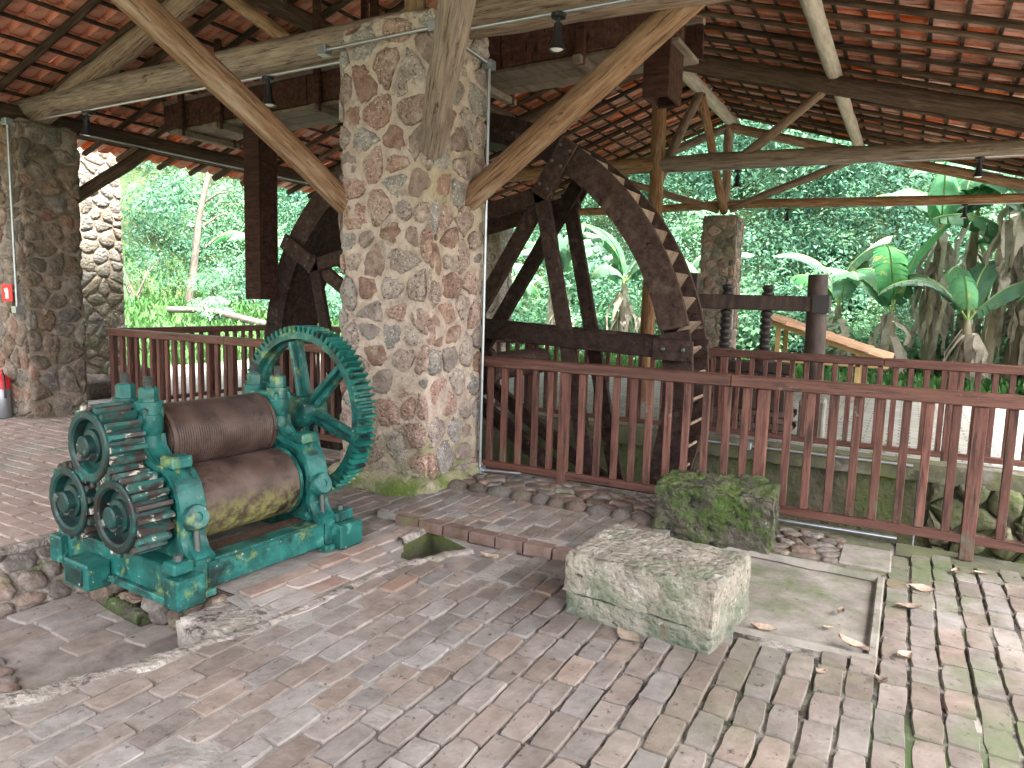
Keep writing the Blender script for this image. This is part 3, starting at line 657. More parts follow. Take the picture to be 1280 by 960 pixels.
for k in range(26):
    e = edge[rg.randrange(2, len(edge) - 1)]; X, Y = e.x - rg.uniform(.08, .55), e.y + rg.uniform(.0, .25)
    if inS(X, Y) and not near_poly(X, Y, SUNK, .03):
        sz_ = rg.uniform(.03, .075); (cx, cy), v, f = stone([(-sz_, -sz_ * .7), (sz_ * .9, -sz_ * .8), (sz_, sz_ * .7), (-sz_ * .7, sz_ * .8)], .002, sz_ * .6, rg); MB().add(v, f).build('cobble', rg.choice(['cobble', 'stone_rust', 'stone_dark']), sunk, Matrix.Translation((X, Y, -.30)), 60)
kp = [at(120, 738, -.25), at(180, 775, -.25)]
MB().tube([kp[0], kp[0].lerp(kp[1], .5), kp[1]], [.045, .055, .045], 8, jit=.1, rg=rg).build('mossy_kerb', 'block_moss', sunk, smooth=60)
# rubble footing under the mill and the broken concrete lump at its corner
rubble(sunk, frame((-4.5, 2.50, -.3), (0, -1, 0), (1, 0, 0)), 1.4, .30, .22, .14, .008, .05, ['stone_dark'], rg, 'rock')
a = at(250, 790, -.2); 
rough_box(-3.16, -2.70, 2.20, 2.58, -.32, -.012, .03, .03, rg, 5, edge=.04).build('broken_concrete', 'ridge', sunk, smooth=50)
# ------------------------------------------------------------------ the open shelter
XR = -3.84
def zr(x, top=5.93): return top - (.29 * (x - XR) if x > XR else .34 * (XR - x))
shed = thing('mill_shelter', (XR, 5.1, 0), 'open mill shelter with rubble stone pillars, log trusses and red clay tile roof', 'shelter')

def pillar(x0, x1, y0, y1, h, mortar, mats, sx, sy, gap, hgt, faces, seed, amp=.014, name='stone_pillar'):
    rg = random.Random(seed)
    p = rough_box(x0, x1, y0, y1, -.05, h, .045, amp, rg, 5, edge=amp * 1.2).build(name, mortar, shed, smooth=60)
    W_, D_ = x1 - x0, y1 - y0
    fr = {'-y': (frame((x0, y0, 0), (0, -1, 0), (1, 0, 0)), W_), '+x': (frame((x1, y0, 0), (1, 0, 0), (0, 1, 0)), D_),
          '+y': (frame((x1, y1, 0), (0, 1, 0), (-1, 0, 0)), W_), '-x': (frame((x0, y1, 0), (-1, 0, 0), (0, -1, 0)), D_)}
    for k, (M, wd) in fr.items():
        if k in faces: rubble(p, M, wd, h - .02, sx, sy, gap, hgt, mats, rg)
        else: rubble(p, M, wd, h - .02, sx * 1.5, sy * 1.4, gap, hgt, mats[:1], rg, 'back_stones', merged=True)
    return p
S_ = ['stone'] * 12 + ['stone_grey'] * 2 + ['stone_rust']
main_pillar = pillar(-4.32, -3.36, 4.7, 5.51, 3.87, 'pillar_mortar', S_, .265, .205, .019, .022, ('-y', '+x'), 21, .034)
rough_box(-4.42, -3.26, 4.60, 5.58, -.04, .16, .07, .05, random.Random(3), 4, edge=.06).build('pillar_foot', 'pillar_mortar', main_pillar, smooth=60)
pillar(-10.2, -9.42, 4.75, 5.45, 3.62, 'pillar_mortar_dark', ['stone_dark'] * 7 + ['stone_rust'], .27, .20, .010, .026, ('-y', '+x'), 22, .03)
pillar(XR - .37, XR + .37, 16.25, 16.95, 3.62, 'pillar_mortar_dark', ['stone_pale', 'stone', 'stone'], .26, .22, .02, .025, ('-y', '+x'), 23, .02)
pillar(-10.2, -9.42, 16.2, 16.9, 3.62, 'pillar_mortar_dark', ['stone_dark'], .30, .26, .022, .03, ('-y',), 24, .03)
pillar(2.15, 2.85, 16.25, 16.95, 3.62, 'pillar_mortar_dark', ['stone_dark'], .30, .26, .022, .03, ('-y',), 25, .03)

RY0, RY1 = -2.2, 17.7
def zp(x): return 5.57 - (.28 * (x - XR) if x > XR else .335 * (XR - x))
def truss(y, mat_tie, mat_pr, r_t=.14, r_p=.125, king=True, struts=True):
    log('tie_beam', (-10.1, y, 3.80), (XR, y, 3.90), r_t, r_t * 1.05, mat_tie, shed, bend=.03)
    log('tie_beam', (XR + .02, y + .03, 3.90), (2.4, y, 3.80), r_t * 1.05, r_t * .95, mat_tie, shed, bend=.03)
    log('principal_rafter', (-9.6, y, zp(-9.6) + .06), (XR - .02, y, zp(XR)), r_p, r_p, mat_pr, shed)
    log('principal_rafter', (XR + .02, y, zp(XR)), (2.3, y, zp(2.3) + .02), r_p, r_p, mat_pr, shed)
    if king: log('king_post', (XR, y, 3.8), (XR, y, 5.7), .10, .10, 'log', shed)
    if struts:
        for s in (-1, 1): log('strut', (XR + s * 1.35, y, 3.9), (XR + s * 2.55, y, zp(XR + s * 2.55)), .075, .07, 'log', shed)
truss(5.1, 'log', 'log', king=True)
truss(11.6, 'log', 'log_dark', .12, .14, king=False)
truss(16.6, 'log', 'log', .09, .10, king=True, struts=False)
truss(-.7, 'log', 'log', king=True)
for y in (-.7,):
    for x in (-9.8, 2.15): log('wooden_post', (x, y, -.02), (x, y, 3.75), .13, .12, 'log', shed, bend=.03)
for s in (-1, 1): log('strut', (XR + s * .12, 16.6, 3.78), (XR + s * 2.7, 16.6, zp(XR + s * 2.7) - .05), .085, .08, 'log', shed)
log('wooden_post', (XR, 11.6, -.02), (XR, 11.6, 5.55), .125, .11, 'log', shed, bend=.04)
log('strut', (XR, 14.0, 5.62), (XR, 11.68, 3.55), .085, .085, 'log', shed)
log('strut', (XR + .02, 14.05, 5.62), (XR + .02, 16.5, 3.72), .085, .085, 'log', shed)
log('ridge_beam', (XR, RY0, 5.70), (XR, RY1 - .1, 5.72), .12, .12, 'log_pale', shed, bend=.03)
for x, m_ in ((-1.2, 'log_pale'), (-6.55, 'log_dark')): log('purlin', (x, RY0, zr(x) - .17), (x, RY1 - .2, zr(x) - .17), .105, .10, m_, shed, bend=.03)
for x, m_ in ((-9.85, 'log_dark'), (2.15, 'log_dark')): log('wall_plate', (x, RY0, zr(x) - .17), (x, RY1 - .2, zr(x) - .17), .115, .11, m_, shed, bend=.04)
# knee braces
log('brace', (-4.30, 4.78, 2.40), (-4.93, 2.90, 3.86), .098, .115, 'log', shed, bend=.02)
log('brace', (-3.36, 4.70, 2.80), (-2.42, 3.65, 3.52), .098, .112, 'log', shed, bend=.015)
log('brace', (-3.50, 5.30, 2.42), (-1.50, 5.27, 3.85), .098, .11, 'log', shed, bend=.015)
log('brace', (-9.50, 5.40, 2.75), (-9.80, 6.75, 3.70), .08, .08, 'log_dark', shed)
log('brace', (-10.1, 4.80, 2.75), (-9.90, 3.40, 3.70), .08, .08, 'log_dark', shed)
# roof covering
XE0, XE1 = -10.75, 2.95
roof = link('tile_roof', None, shed, Matrix.Translation((XR, 5.1, 5.9)))
rg = random.Random(31)
y = RY0 + .1
while y < RY1 - .05:
    for xe in (XE0, XE1):
        r_ = rg.uniform(.034, .046); yy = y + rg.uniform(-.05, .03)
        log('rafter', (XR + (.03 if xe > XR else -.03), yy, zr(XR)), (xe, yy + rg.uniform(-.05, .03), zr(xe)), r_, r_ * 1.1, 'rafter', roof, seg=5, bend=.02, n=8)
    y += rg.uniform(.54, .62)
PT, LT = .355, .425
prof = [(-.112, .0), (-.100, .030), (-.068, .052), (-.034, .030), (-.022, .004), (.04, -.004), (.105, .004)]
def tile_var(rg):
    th = .012; v = []; f = []
    for s, lift in ((0, 0.0), (LT, .018)):
        k = 1.0 + (.04 if s else 0)
        for o in (0, th):
            for a, h in prof: v.append((a * k, s + rg.uniform(-.004, .004), h + o + lift))
    n = len(prof)
    for i in range(n - 1):
        f += [(i, i + 1, 2 * n + i + 1, 2 * n + i), (n + i, 3 * n + i, 3 * n + i + 1, n + i + 1), (i, n + i, n + i + 1, i + 1), (2 * n + i, 2 * n + i + 1, 3 * n + i + 1, 3 * n + i)]
    f += [(0, 2 * n, 3 * n, n), (n - 1, 2 * n - 1, 4 * n - 1, 3 * n - 1)]
    return MB().add(v, f)
tv = [tile_var(rg) for _ in range(4)]; tm = [t.mesh('roof_tile', 'tile', 40) for t in tv]
spots = []
for side in (-1, 1):
    slope = .29 if side > 0 else .34; xe = XE1 if side > 0 else XE0
    dn = Vector((side, 0, -slope)).normalized(); nrm = Vector((slope * side, 0, 1)).normalized(); tot = abs(xe - XR) / dn.x * side
    base = Vector((XR, 0, zr(XR))) + nrm * .052
    nc = int(tot / PT); off = tot + .06 - (nc * PT + LT)
    for i in range(nc + 1):
        p = base + dn * (off + i * PT + .05)
        if i % 1 == 0:
            a = p + nrm * .012; MB().box(-.022, .022, -.013, .013, 0, RY1 - RY0, .004).build('batten', 'batten', roof, frame((a.x, RY0, a.z), (0, 1, 0), dn))
        yv = RY0 + .12
        while yv < RY1 - .08:
            q = base + dn * (off + i * PT) + nrm * .030
            M = Matrix(((0, dn.x, nrm.x, q.x), (-side, 0, 0, yv), (0, dn.z, nrm.z, q.z), (0, 0, 0, 1)))
            spots.append((M, Vector((q.x + dn.x * .2, yv, q.z + dn.z * .2)), Vector((0, 1, 0)), nrm)); yv += .217
def seen(s):
    d = s[1] - CAM; L_ = d.length; q = px_of(s[1])
    if not q or not (-15 < q[0] < 1295 and -15 < q[1] < 420): return 1e9
    return L_ * L_ / max(.05, abs(d.normalized().dot(s[3])))
order = sorted(range(len(spots)), key=lambda i: seen(spots[i])); rest = MB()
for n_, i in enumerate(order):
    M = spots[i][0] @ Matrix.Rotation(rg.uniform(-.02, .02), 4, 'Z') @ Matrix.Translation((rg.uniform(-.004, .004), rg.uniform(-.012, .012), 0)); k = rg.randrange(4)
    if n_ < 300: link('roof_tile', tm[k], roof, M)
    else: rest.add(tv[k].v, tv[k].f, M)
tag(rest.build('far_roof_tiles', 'tile', roof, smooth=40), kind='stuff')
y = RY0
while y < RY1:
    mb = MB(); n = 6
    for o in (0, 1):
        for k in range(n + 1): a = math.pi * (k / n); mb.v.append((math.cos(a) * (.14 - .01 * o), 0, math.sin(a) * (.11 - .01 * o)))
        for k in range(n + 1): a = math.pi * (k / n); mb.v.append((math.cos(a) * (.15 - .01 * o), .4, math.sin(a) * (.12 - .01 * o)))
    for k in range(n):
        b = n + 1; mb.f += [(k, k + 1, b + k + 1, b + k), (2 * b + k, 3 * b + k, 3 * b + k + 1, 2 * b + k + 1)]
    mb.build('ridge_tile', 'tile', roof, Matrix.Translation((XR, y, zr(XR) + .09)), 40); y += .36

# ------------------------------------------------------------------ water wheel
WC = Vector((-4.32, 0, .84)); RO, RI, Y0, Y1 = 2.69, 2.42, 6.30, 6.85
wheel = thing('waterwheel', (WC.x, 6.55, WC.z - RO), 'huge dark timber water wheel standing in the railed pit behind the main pillar', 'water wheel')
JA = [58, 148, 238, 328]
def P(r, deg, y): return Vector((WC.x + r * math.cos(R(deg)), y, WC.z + r * math.sin(R(deg))))
for y in (Y0, Y1):
    for k in range(8):
        a0, a1 = 13 + 45 * k + .35, 13 + 45 * (k + 1) - .35; n = 9; poly = []
        poly = [(RO * math.cos(R(a0 + (a1 - a0) * i / n)), RO * math.sin(R(a0 + (a1 - a0) * i / n))) for i in range(n + 1)] + [(RI * math.cos(R(a1 - (a1 - a0) * i / n)), RI * math.sin(R(a1 - (a1 - a0) * i / n))) for i in range(n + 1)]
        MB().prism(poly, -.03, .03).build('rim_segment', 'wheelwood', wheel, frame((WC.x, y, WC.z), (0, -1, 0), (1, 0, 0)))
    f_ = -1 if y == Y0 else 1
    for k, a in enumerate(JA):
        # radial spoke, chord to the next joint, plate, bolts
        beam('spoke', P(.25, a, y), P(RI + .04, a, y), .15, .075, 'wheelwood', wheel, up=(0, 1, 0))
        b = JA[(k + 1) % 4]
        p0, p1 = P(2.22, a - 2, y + f_ * .05), P(2.22, b + 2, y + f_ * .05)
        beam('chord_brace', p0, p1, .15, .06, 'wheelwood', wheel, up=(0, 1, 0))
        beam('joint_plate', P(2.12, a, y + f_ * .085), P(2.70, a, y + f_ * .085), .19, .03, 'wheelwood', wheel, up=(0, 1, 0))
        for r_ in (2.22, 2.46, 2.62):
            for s in (-1, 1):
                q = P(r_, a + s * 1.3, y + f_ * .10); MB().lathe([(.017, 0), (.017, .012), (.008, .02)], 8).build('bolt', 'bolt', wheel, frame(q, (0, f_, 0)), 40)
    beam('cross_arm', (-4.75, y - .085, 1.375), (-1.64, y - .085, 1.235), .055, .17, 'wheelwood', wheel)
    MB().box(-1.98, -1.62, y - .15, y - .115, 1.15, 1.33, .006).build('arm_plate', 'wheelwood', wheel)
    for x in (-1.88, -1.70): MB().lathe([(.02, 0), (.02, .015), (.01, .024)], 8).build('bolt', 'bolt', wheel, frame((x, y - .15, 1.25), (0, -1, 0)), 40)
NB = 72; rg = random.Random(41)
pm = MB().box(-.012, .012, Y0 + .035, Y1 - .035, 0, .30, .002).mesh('bucket_board', 'paddlewood')
for k in range(NB):
    a = 360 / NB * k
    # board leans from the inner drum out to the rim
    p0 = P(RI + .01, a, 0); p1 = P(RO - .012, a + 4.2, 0); z = (p1 - p0).normalized()
    link('bucket_board', pm, wheel, frame((p0.x, 0, p0.z), z, z.cross(Vector((0, 1, 0))) * -1))
MBs = MB(); n = 96
for r_ in (RI - .0, RI + .025):
    for y in (Y0 + .03, Y1 - .03):
        for i in range(n): MBs.v.append(tuple(P(r_, 360 * i / n, y)))
for i in range(n):
    j = (i + 1) % n; MBs.f += [(i, j, n + j, n + i), (2 * n + i, 3 * n + i, 3 * n + j, 2 * n + j), (i, 2 * n + i, 2 * n + j, j), (n + i, n + j, 3 * n + j, 3 * n + i)]
MBs.build('inner_drum', 'wheelwood', wheel, smooth=60)
MB().tube([(WC.x, 5.60, WC.z), (WC.x, 8.6, WC.z)], .17, 12).build('axle', 'wheelwood', wheel, smooth=40)
for y in (Y0 - .09, Y1 + .09): MB().lathe([(.17, -.06), (.32, -.06), (.32, .06), (.17, .06), (.17, -.06)], 12).build('hub', 'wheelwood', wheel, frame((WC.x, y, WC.z), (0, 1, 0)), 40)

# ------------------------------------------------------------------ flume
fl = thing('water_flume', (-4.3, 6.45, 3.8), 'dark timber water flume running over the wheel with two hanging box chutes', 'flume')
def zf(x): return 3.79 + .03 * (x + 5)
for y in (6.12, 6.78):
    for a, b in ((-8.6, -6.1), (-6.09, -3.6), (-3.59, -1.85)): beam('side_board', (a, y, zf(a) + .15), (b, y, zf(b) + .15), .045, .30, 'flumewood', fl)
    beam('top_rail', (-8.6, y, zf(-8.6) + .33), (-1.85, y, zf(-1.85) + .33), .09, .045, 'flumeunder', fl)
for j in range(3):
    yy = 6.12 + .11 + .22 * j
    for a, b in ((-8.55, -5.2), (-5.19, -1.88)): beam('bottom_board', (a, yy, zf(a) - .025), (b, yy, zf(b) - .025), .215, .04, 'flumeunder', fl)
for x in (-8.2, -7.5, -5.9, -5.1, -2.75, -3.9):
    beam('cross_bearer', (x, 5.98, zf(x) - .085), (x, 6.92, zf(x) - .085), .08, .07, 'flumeunder', fl)
    for y in (6.06, 6.84): beam('hanger', (x, y, zf(x) - .12), (x, y, zr(x) - .05), .09, .05, 'flumewood', fl, up=(0, 1, 0))
def chute(x0, x1, y0, y1, z0, z1):
    t = .03
    for a in ((x0, x1, y0, y0 + t), (x0, x1, y1 - t, y1)): MB().box(*a, z0, z1, .004).build('chute_side', 'flumewood', fl)
    for a in ((x0, x0 + t), (x1 - t, x1)): MB().box(a[0], a[1], y0 + t + .001, y1 - t - .001, z0 + .002, z1 - .002, .004).build('chute_side', 'flumewood', fl)
chute(-7.02, -6.76, 6.00, 6.28, 1.56, zf(-7) + .1)
chute(-2.17, -1.94, 6.10, 6.50, 3.40, 4.14)

# ------------------------------------------------------------------ railings
def railing(label, x0, x1, y, posts, seed, dark=(), z0=.0, along='x', H=1.13, group=None):
    rg = random.Random(seed)
    def pt(u, z, dv=0): return Vector((u, y + dv, z)) if along == 'x' else Vector((y + dv, u, z))
    t = thing('wooden_railing', pt((x0 + x1) / 2, z0), label, 'railing', group)
    u = x0; parts_ = [x0]
    while u + 2.2 < x1: u += 2.2; parts_.append(u)
    parts_.append(x1)
    sag = lambda u: 0
    for a, b in zip(parts_[:-1], parts_[1:]):
        ax = frame(pt(a, H - .045 + z0), pt(1, 0) - pt(0, 0), (0, 0, 1))
        ln = b - a - .003
        # local z runs along the rail
        M = Matrix(((1, 0, 0, 0), (0, 1, 0, 0), (0, 0, 1, 0), (0, 0, 0, 1)))
        o = MB().box(0, ln, -.05, .05, -.045, .045, .008).build('top_rail', 'toprail', t, Matrix.Translation(pt(a, H - .045 + z0)) @ (Matrix() if along == 'x' else Matrix.Rotation(math.pi / 2, 4, 'Z')))
        o = MB().box(0, ln, -.03, .03, -.03, .03, .005).build('bottom_rail', 'toprail', t, Matrix.Translation(pt(a, .145 + z0)) @ (Matrix() if along == 'x' else Matrix.Rotation(math.pi / 2, 4, 'Z')))
    bm_ = MB().box(-.027, .027, -.02, .02, 0, H - .09 - .175 - .002, .004).mesh('baluster', 'railwood')
    u = x0 + .07
    while u < x1:
        if not any(abs(u - p) < .07 for p in posts): link('baluster', bm_, t, Matrix.Translation(pt(u + rg.uniform(-.008, .008), .176 + z0)) @ Matrix.Rotation((0 if along == 'x' else math.pi / 2) + rg.uniform(-.04, .04), 4, 'Z'))
        u += .15
    for p in posts: MB().box(-.042, .042, -.033, .033, 0, H - .092, .005).build('post', 'railwood', t, Matrix.Translation(pt(p, z0)))
    return t
railing('reddish wooden railing in front of the wheel, from the main pillar past the mossy block', -3.34, 3.4, 5.53, (-2.53, .46, -.9, 2.4), 51)
railing('reddish wooden railing between the two pillars behind the green mill', -8.98, -4.36, 5.53, (-8.94, -6.7, -4.5), 52)
railing('wooden railing along the far edge of the wheel pit beside the screw press', -9.0, 3.4, 8.70, (-8.94, -6.7, -4.5, -1.9, .45, 2.4), 53)
railing('short wooden railing closing the end of the wheel pit by the dark pillar', 5.6, 8.62, -8.98, (7.1,), 54, along='y')
# ------------------------------------------------------------------ the roller mill
MM = Matrix.Translation((-3.75, 2.95, 0)) @ Matrix.Rotation(-R(3), 4, 'Z')
mill = thing('roller_mill', None, 'old green cast-iron cane mill with three rollers and exposed gears', 'mill', M=MM)
AX = Matrix.Rotation(-math.pi / 2, 4, 'X')            # local z -> along the rollers (+y)
def lm(x, y, z): return MM @ Matrix.Translation((x, y, z)) @ AX
TOPZ, LOWX, LOWZ = .80, .235, .455
GY = -.765                                              # outer face of the pinions
def mp(name, mb, mat, parent=None, sm=35, M=None): return mb.build(name, mat, parent or mill, M or MM, sm)
# base
for y0, y1 in ((-.64, -.45), (.40, .60)):
    mp('base_beam', MB().box(-.56, .56, y0, y1, .035, .20, .008), 'green')
    mp('base_flange', MB().box(-.59, .59, y0 - .03, y1 + .03, 0, .04, .006), 'green')
for s in (-1, 1):
    mp('side_rail', MB().box(min(s * .49, s * .55), max(s * .49, s * .55), -.448, .398, .03, .185, .008), 'green')
    mp('side_flange', MB().box(min(s * .47, s * .575), max(s * .47, s * .575), -.415, .365, .188, .205, .004), 'green')
    for y0, y1 in ((-.69, -.52), (.45, .65)):
        b = mp('corner_foot', MB().box(min(s * .52, s * .645), max(s * .52, s * .645), y0, y1, .002, .165, .01), 'green')
        mp('foot_step', MB().box(min(s * .47, s * .585), max(s * .47, s * .585), y0 + .025, y1 - .025, .168, .235, .012), 'green', b)
        mp('hold_down_nut', MB().lathe([(.024, 0), (.024, .03), (.012, .03), (.012, .03)], 6, Matrix.Translation((s * .53, (y0 + y1) / 2, .236))), 'bolt', b)
mp('bracket', MB().box(-.30, -.05, -.78, -.643, -.03, .12, .01), 'green')
mp('bracket_shade_panel', MB().box(-.26, -.09, -.79, -.78, -.005, .095, .004), 'green_dark')  # raised plate, its dark colour stands in for the shade of a hollow
mp('juice_tray', MB().box(-.485, .485, -.445, .395, .05, .085, .01), 'dirt')
mp('timber_sleeper', MB().box(.30, .465, -.43, .38, .09, .19, .015), 'log_dark')
# housings
half = [(0, 1.0), (.155, 1.0), (.155, .90), (.135, .86), (.15, .79), (.20, .74), (.26, .72), (.33, .715), (.40, .69), (.455, .63), (.485, .54), (.495, .44), (.485, .34), (.52, .27), (.575, .235), (.575, .19)]
outl = [(p[0], p[1]) for p in half] + [(-p[0], p[1]) for p in half[::-1][:-1]]
inner = [(.0, .60), (.06, .56), (.05, .36), (.0, .22), (-.05, .36), (-.06, .56)]
XZ = Matrix.Rotation(math.pi / 2, 4, 'X')
def hexnut(x, y, z, parent):
    n = mp('nut', MB().lathe([(.052, 0), (.052, .068), (.044, .078), (.0, .078)], 6, Matrix.Translation((x, y, z))), 'green', parent, 20)
    pr = [(.024, .0)]
    for i in range(6): pr += [(.026, .010 + i * .009), (.021, .0145 + i * .009)]
    mp('threaded_rod', MB().lathe(pr + [(.0, .068)], 12, Matrix.Translation((x, y, z + .076))), 'bolt', parent, 50)
for hy, sg in ((-.49, -1), (.40, 1)):
    hs = mp('housing', MB().prism([(x, z) for x, z in outl], -.045, .045, Matrix.Translation((0, hy, 0)) @ XZ), 'green')
    # raised flange along the outline
    n = len(half)
    for side in (-1, 1):
        pts = [(side * p[0], hy, p[1] - .02) for p in half[3:15]]
        v = []; f = []
        for i, p in enumerate(pts):
            q = Vector(pts[min(i + 1, len(pts) - 1)]) - Vector(pts[max(0, i - 1)]); q.normalize(); nn_ = Vector((q.z, 0, -q.x)) * side
            for dy, dn_ in ((-.075, .024), (.075, .024), (.075, -.008), (-.075, -.008)): v.append((p[0] + nn_.x * dn_, p[1] + dy, p[2] + nn_.z * dn_))
        for i in range(len(pts) - 1):
            for k in range(4): a = i * 4 + k; b = i * 4 + (k + 1) % 4; f.append((a, b, b + 4, a + 4))
        f += [(3, 2, 1, 0), tuple(len(v) - 4 + k for k in range(4))]
        mp('housing_flange', MB().add(v, f), 'green', hs, 40)
        # bolt columns with nuts
        cx = side * .115
        mp('bolt_column', MB().lathe([(.060, .66), (.058, .84), (.072, .86), (.072, .955), (.066, .96), (.066, 1.01), (.074, 1.012), (.074, 1.028), (.0, 1.028)], 18, Matrix.Translation((cx, hy, 0))), 'green', hs, 35)
        hexnut(cx, hy, 1.028, hs)
        # pivot boss, cap and strap of the lower bearing
        mp('pivot_boss', MB().lathe([(.0, -.08), (.062, -.08), (.070, -.068), (.070, .068), (.062, .08), (.026, .08), (.026, .07), (.0, .07)], 22, Matrix.Translation((side * .47, hy, .42)) @ Matrix.Rotation(side * R(70), 4, 'Y')), 'green', hs, 35)
        mp('eye_bolt', MB().tube([(side * .52, hy, .40), (side * .53, hy, .235)], .017, 10), 'bolt', hs, 50)
        mp('bearing_cap', MB().box(min(side * .30, side * .42), max(side * .30, side * .42), hy - .062, hy + .062, .69, .755, .01), 'green', hs)
        mp('lower_bearing', MB().lathe([(.0, -.085), (.095, -.085), (.105, -.07), (.105, .07), (.095, .085), (.0, .085)], 24, Matrix.Translation((side * LOWX, hy, LOWZ)) @ AX), 'green', hs, 35)
    mp('top_bearing', MB().lathe([(.0, -.10), (.085, -.10), (.095, -.09), (.095, .09), (.085, .10), (.0, .10)], 24, Matrix.Translation((0, hy, TOPZ)) @ AX), 'green', hs, 35)
    mp('bearing_yoke', MB().box(-.17, .17, hy - .062, hy + .062, .93, 1.003, .012), 'green', hs)
# rollers: the top one grooved
def roller(name, x, z, r_, y0, y1, mat, groove):
    t = mp(name, MB().tube([(x, GY - .02, z), (x, .55, z)], .055, 16), 'bolt', None, 40)
    pr = [(.06, y0), (r_ * .82, y0), (r_ * .84, y0 + .012), (r_ - .008, y0 + .012), (r_, y0 + .02)]
    if groove:
        k = 44; dy = (y1 - y0 - .04) / k
        for i in range(k): yy = y0 + .02 + i * dy; pr += [(r_, yy + dy * .25), (r_ - .006, yy + dy * .5), (r_, yy + dy * .75)]
    pr += [(r_, y1 - .02), (r_ - .008, y1 - .012), (r_ * .84, y1 - .012), (r_ * .82, y1), (.06, y1)]
    mp('roller_drum', MB().lathe(pr, 56, Matrix.Translation((x, 0, z)) @ AX), mat, t, 25)
    for yy in (y0 + .004, y1 - .004):
        mp('end_ring', MB().lathe([(r_ - .004, -.011), (r_ + .004, -.011), (r_ + .004, .011), (r_ - .004, .011), (r_ - .004, -.011)], 56, Matrix.Translation((x, yy, z)) @ AX), 'green' if not groove else mat, t, 30)
    return t
roller('top_roller', 0, TOPZ - .02, .205, -.395, .305, 'roller', True)
roller('front_roller', LOWX, LOWZ - .02, .215, -.395, .305, 'roller_moss', False)
roller('back_roller', -LOWX, LOWZ - .02, .215, -.395, .305, 'roller', False)
def ring(r0, r1, y0, y1, n=48): return [(r0, y0), (r1, y0), (r1, y1), (r0, y1), (r0, y0)]
def pinion(x, z, ph, nteeth=20, r_root=.182, r_tip=.224, wd=.20):
    T = Matrix.Translation((x, GY, z)) @ AX
    g = mp('pinion_gear', MB().lathe([(.0, wd), (r_root, wd), (r_root, .012), (.196, .006), (.196, -.004), (.188, -.012), (.158, -.012), (.146, -.002), (.140, .045), (.092, .03), (.088, .012), (.062, .006), (.060, -.03), (.050, -.038), (.0, -.038)], 42, T), 'green_dark', None, 35)
    mp('gear_key', MB().box(-.022, .022, .035, .075, -.05, .02, .006, T @ Matrix.Rotation(ph, 4, 'Z')), 'bolt', g)
    tooth = [(-.021, r_root - .012), (.021, r_root - .012), (.017, r_root + .022), (.010, r_tip), (-.010, r_tip), (-.017, r_root + .022)]
    me = MB().prism(tooth, .006, wd - .004).mesh('gear_tooth', 'toothworn')
    for i in range(nteeth): link('gear_tooth', me, g, MM @ T @ Matrix.Rotation(ph + 2 * math.pi * i / nteeth, 4, 'Z'))
pinion(0, TOPZ, .3); pinion(LOWX - .0, LOWZ, .9); pinion(-LOWX, LOWZ, 2.0)
# the big spur gear on the top shaft
BG = Matrix.Translation((-.03, .70, .81)) @ AX
NT, RR, RTIP, GW = 78, .568, .612, .15
bgear = mp('big_gear', MB().lathe([(.520, 0), (RR, 0), (RR, GW), (.520, GW), (.520, GW * .62), (.495, GW * .56), (.495, GW * .44), (.520, GW * .38), (.520, 0)], 72, BG), 'green', None, 30)
me = MB().prism([(-.0145, RR - .006), (.0145, RR - .006), (.0115, RR + .02), (.0065, RTIP), (-.0065, RTIP), (-.0115, RR + .02)], .002, GW - .002).mesh('gear_tooth', 'bigtooth')
for i in range(NT): link('gear_tooth', me, bgear, MM @ BG @ Matrix.Rotation(2 * math.pi * i / NT, 4, 'Z'))
mp('gear_hub', MB().lathe([(.0, -.05), (.075, -.05), (.105, -.03), (.112, .0), (.112, GW), (.10, GW + .03), (.0, GW + .03)], 28, BG), 'green', bgear, 35)
for i in range(6):
    a = R(17 + 60 * i); S = BG @ Matrix.Rotation(a, 4, 'Z')
    sp = mp('gear_spoke', MB().add([(.09, -.055, .06), (.09, .055, .06), (.09, .055, .10), (.09, -.055, .10), (.51, -.042, .06), (.51, .042, .06), (.51, .042, .10), (.51, -.042, .10)],
        [(0, 1, 2, 3), (4, 7, 6, 5), (0, 4, 5, 1), (1, 5, 6, 2), (2, 6, 7, 3), (3, 7, 4, 0)], S), 'green', bgear)
    mp('spoke_rib', MB().box(.08, .505, -.014, .014, .015, .14, .004, S), 'green', sp)

# ------------------------------------------------------------------ stone blocks
def block(label, x, y, rz, sx, sy, sz, mat, seed, ledge):
    rg = random.Random(seed)
    t = thing('stone_block', None, label, 'stone block', M=Matrix.Translation((x, y, -.01)) @ Matrix.Rotation(rz, 4, 'Z'))
    M = WM[t.name]
    if ledge:
        rough_box(-sx / 2, sx / 2, -sy / 2, sy / 2, 0, sz * .36, .016, .012, rg, 8, edge=.006).build('lower_course', mat, t, M, 60)
        rough_box(-sx / 2 - .008, sx / 2 + .004, -sy / 2 - .006, sy / 2 - .004, sz * .375, sz, .014, .011, rg, 8, edge=.022).build('upper_course', mat, t, M, 60)
    else: rough_box(-sx / 2, sx / 2, -sy / 2, sy / 2, 0, sz, .014, .03, rg, 8, edge=.025).build('block_body', mat, t, M, 60)
block('pale weathered stone block with a ledge seam, lying on the brick paving', -1.06, 3.60, R(-6), .80, .60, .345, 'block', 61, True)
block('moss-covered dark stone block in front of the wheel railing', -1.10, 5.12, R(4), .80, .56, .40, 'block_moss', 62, False)

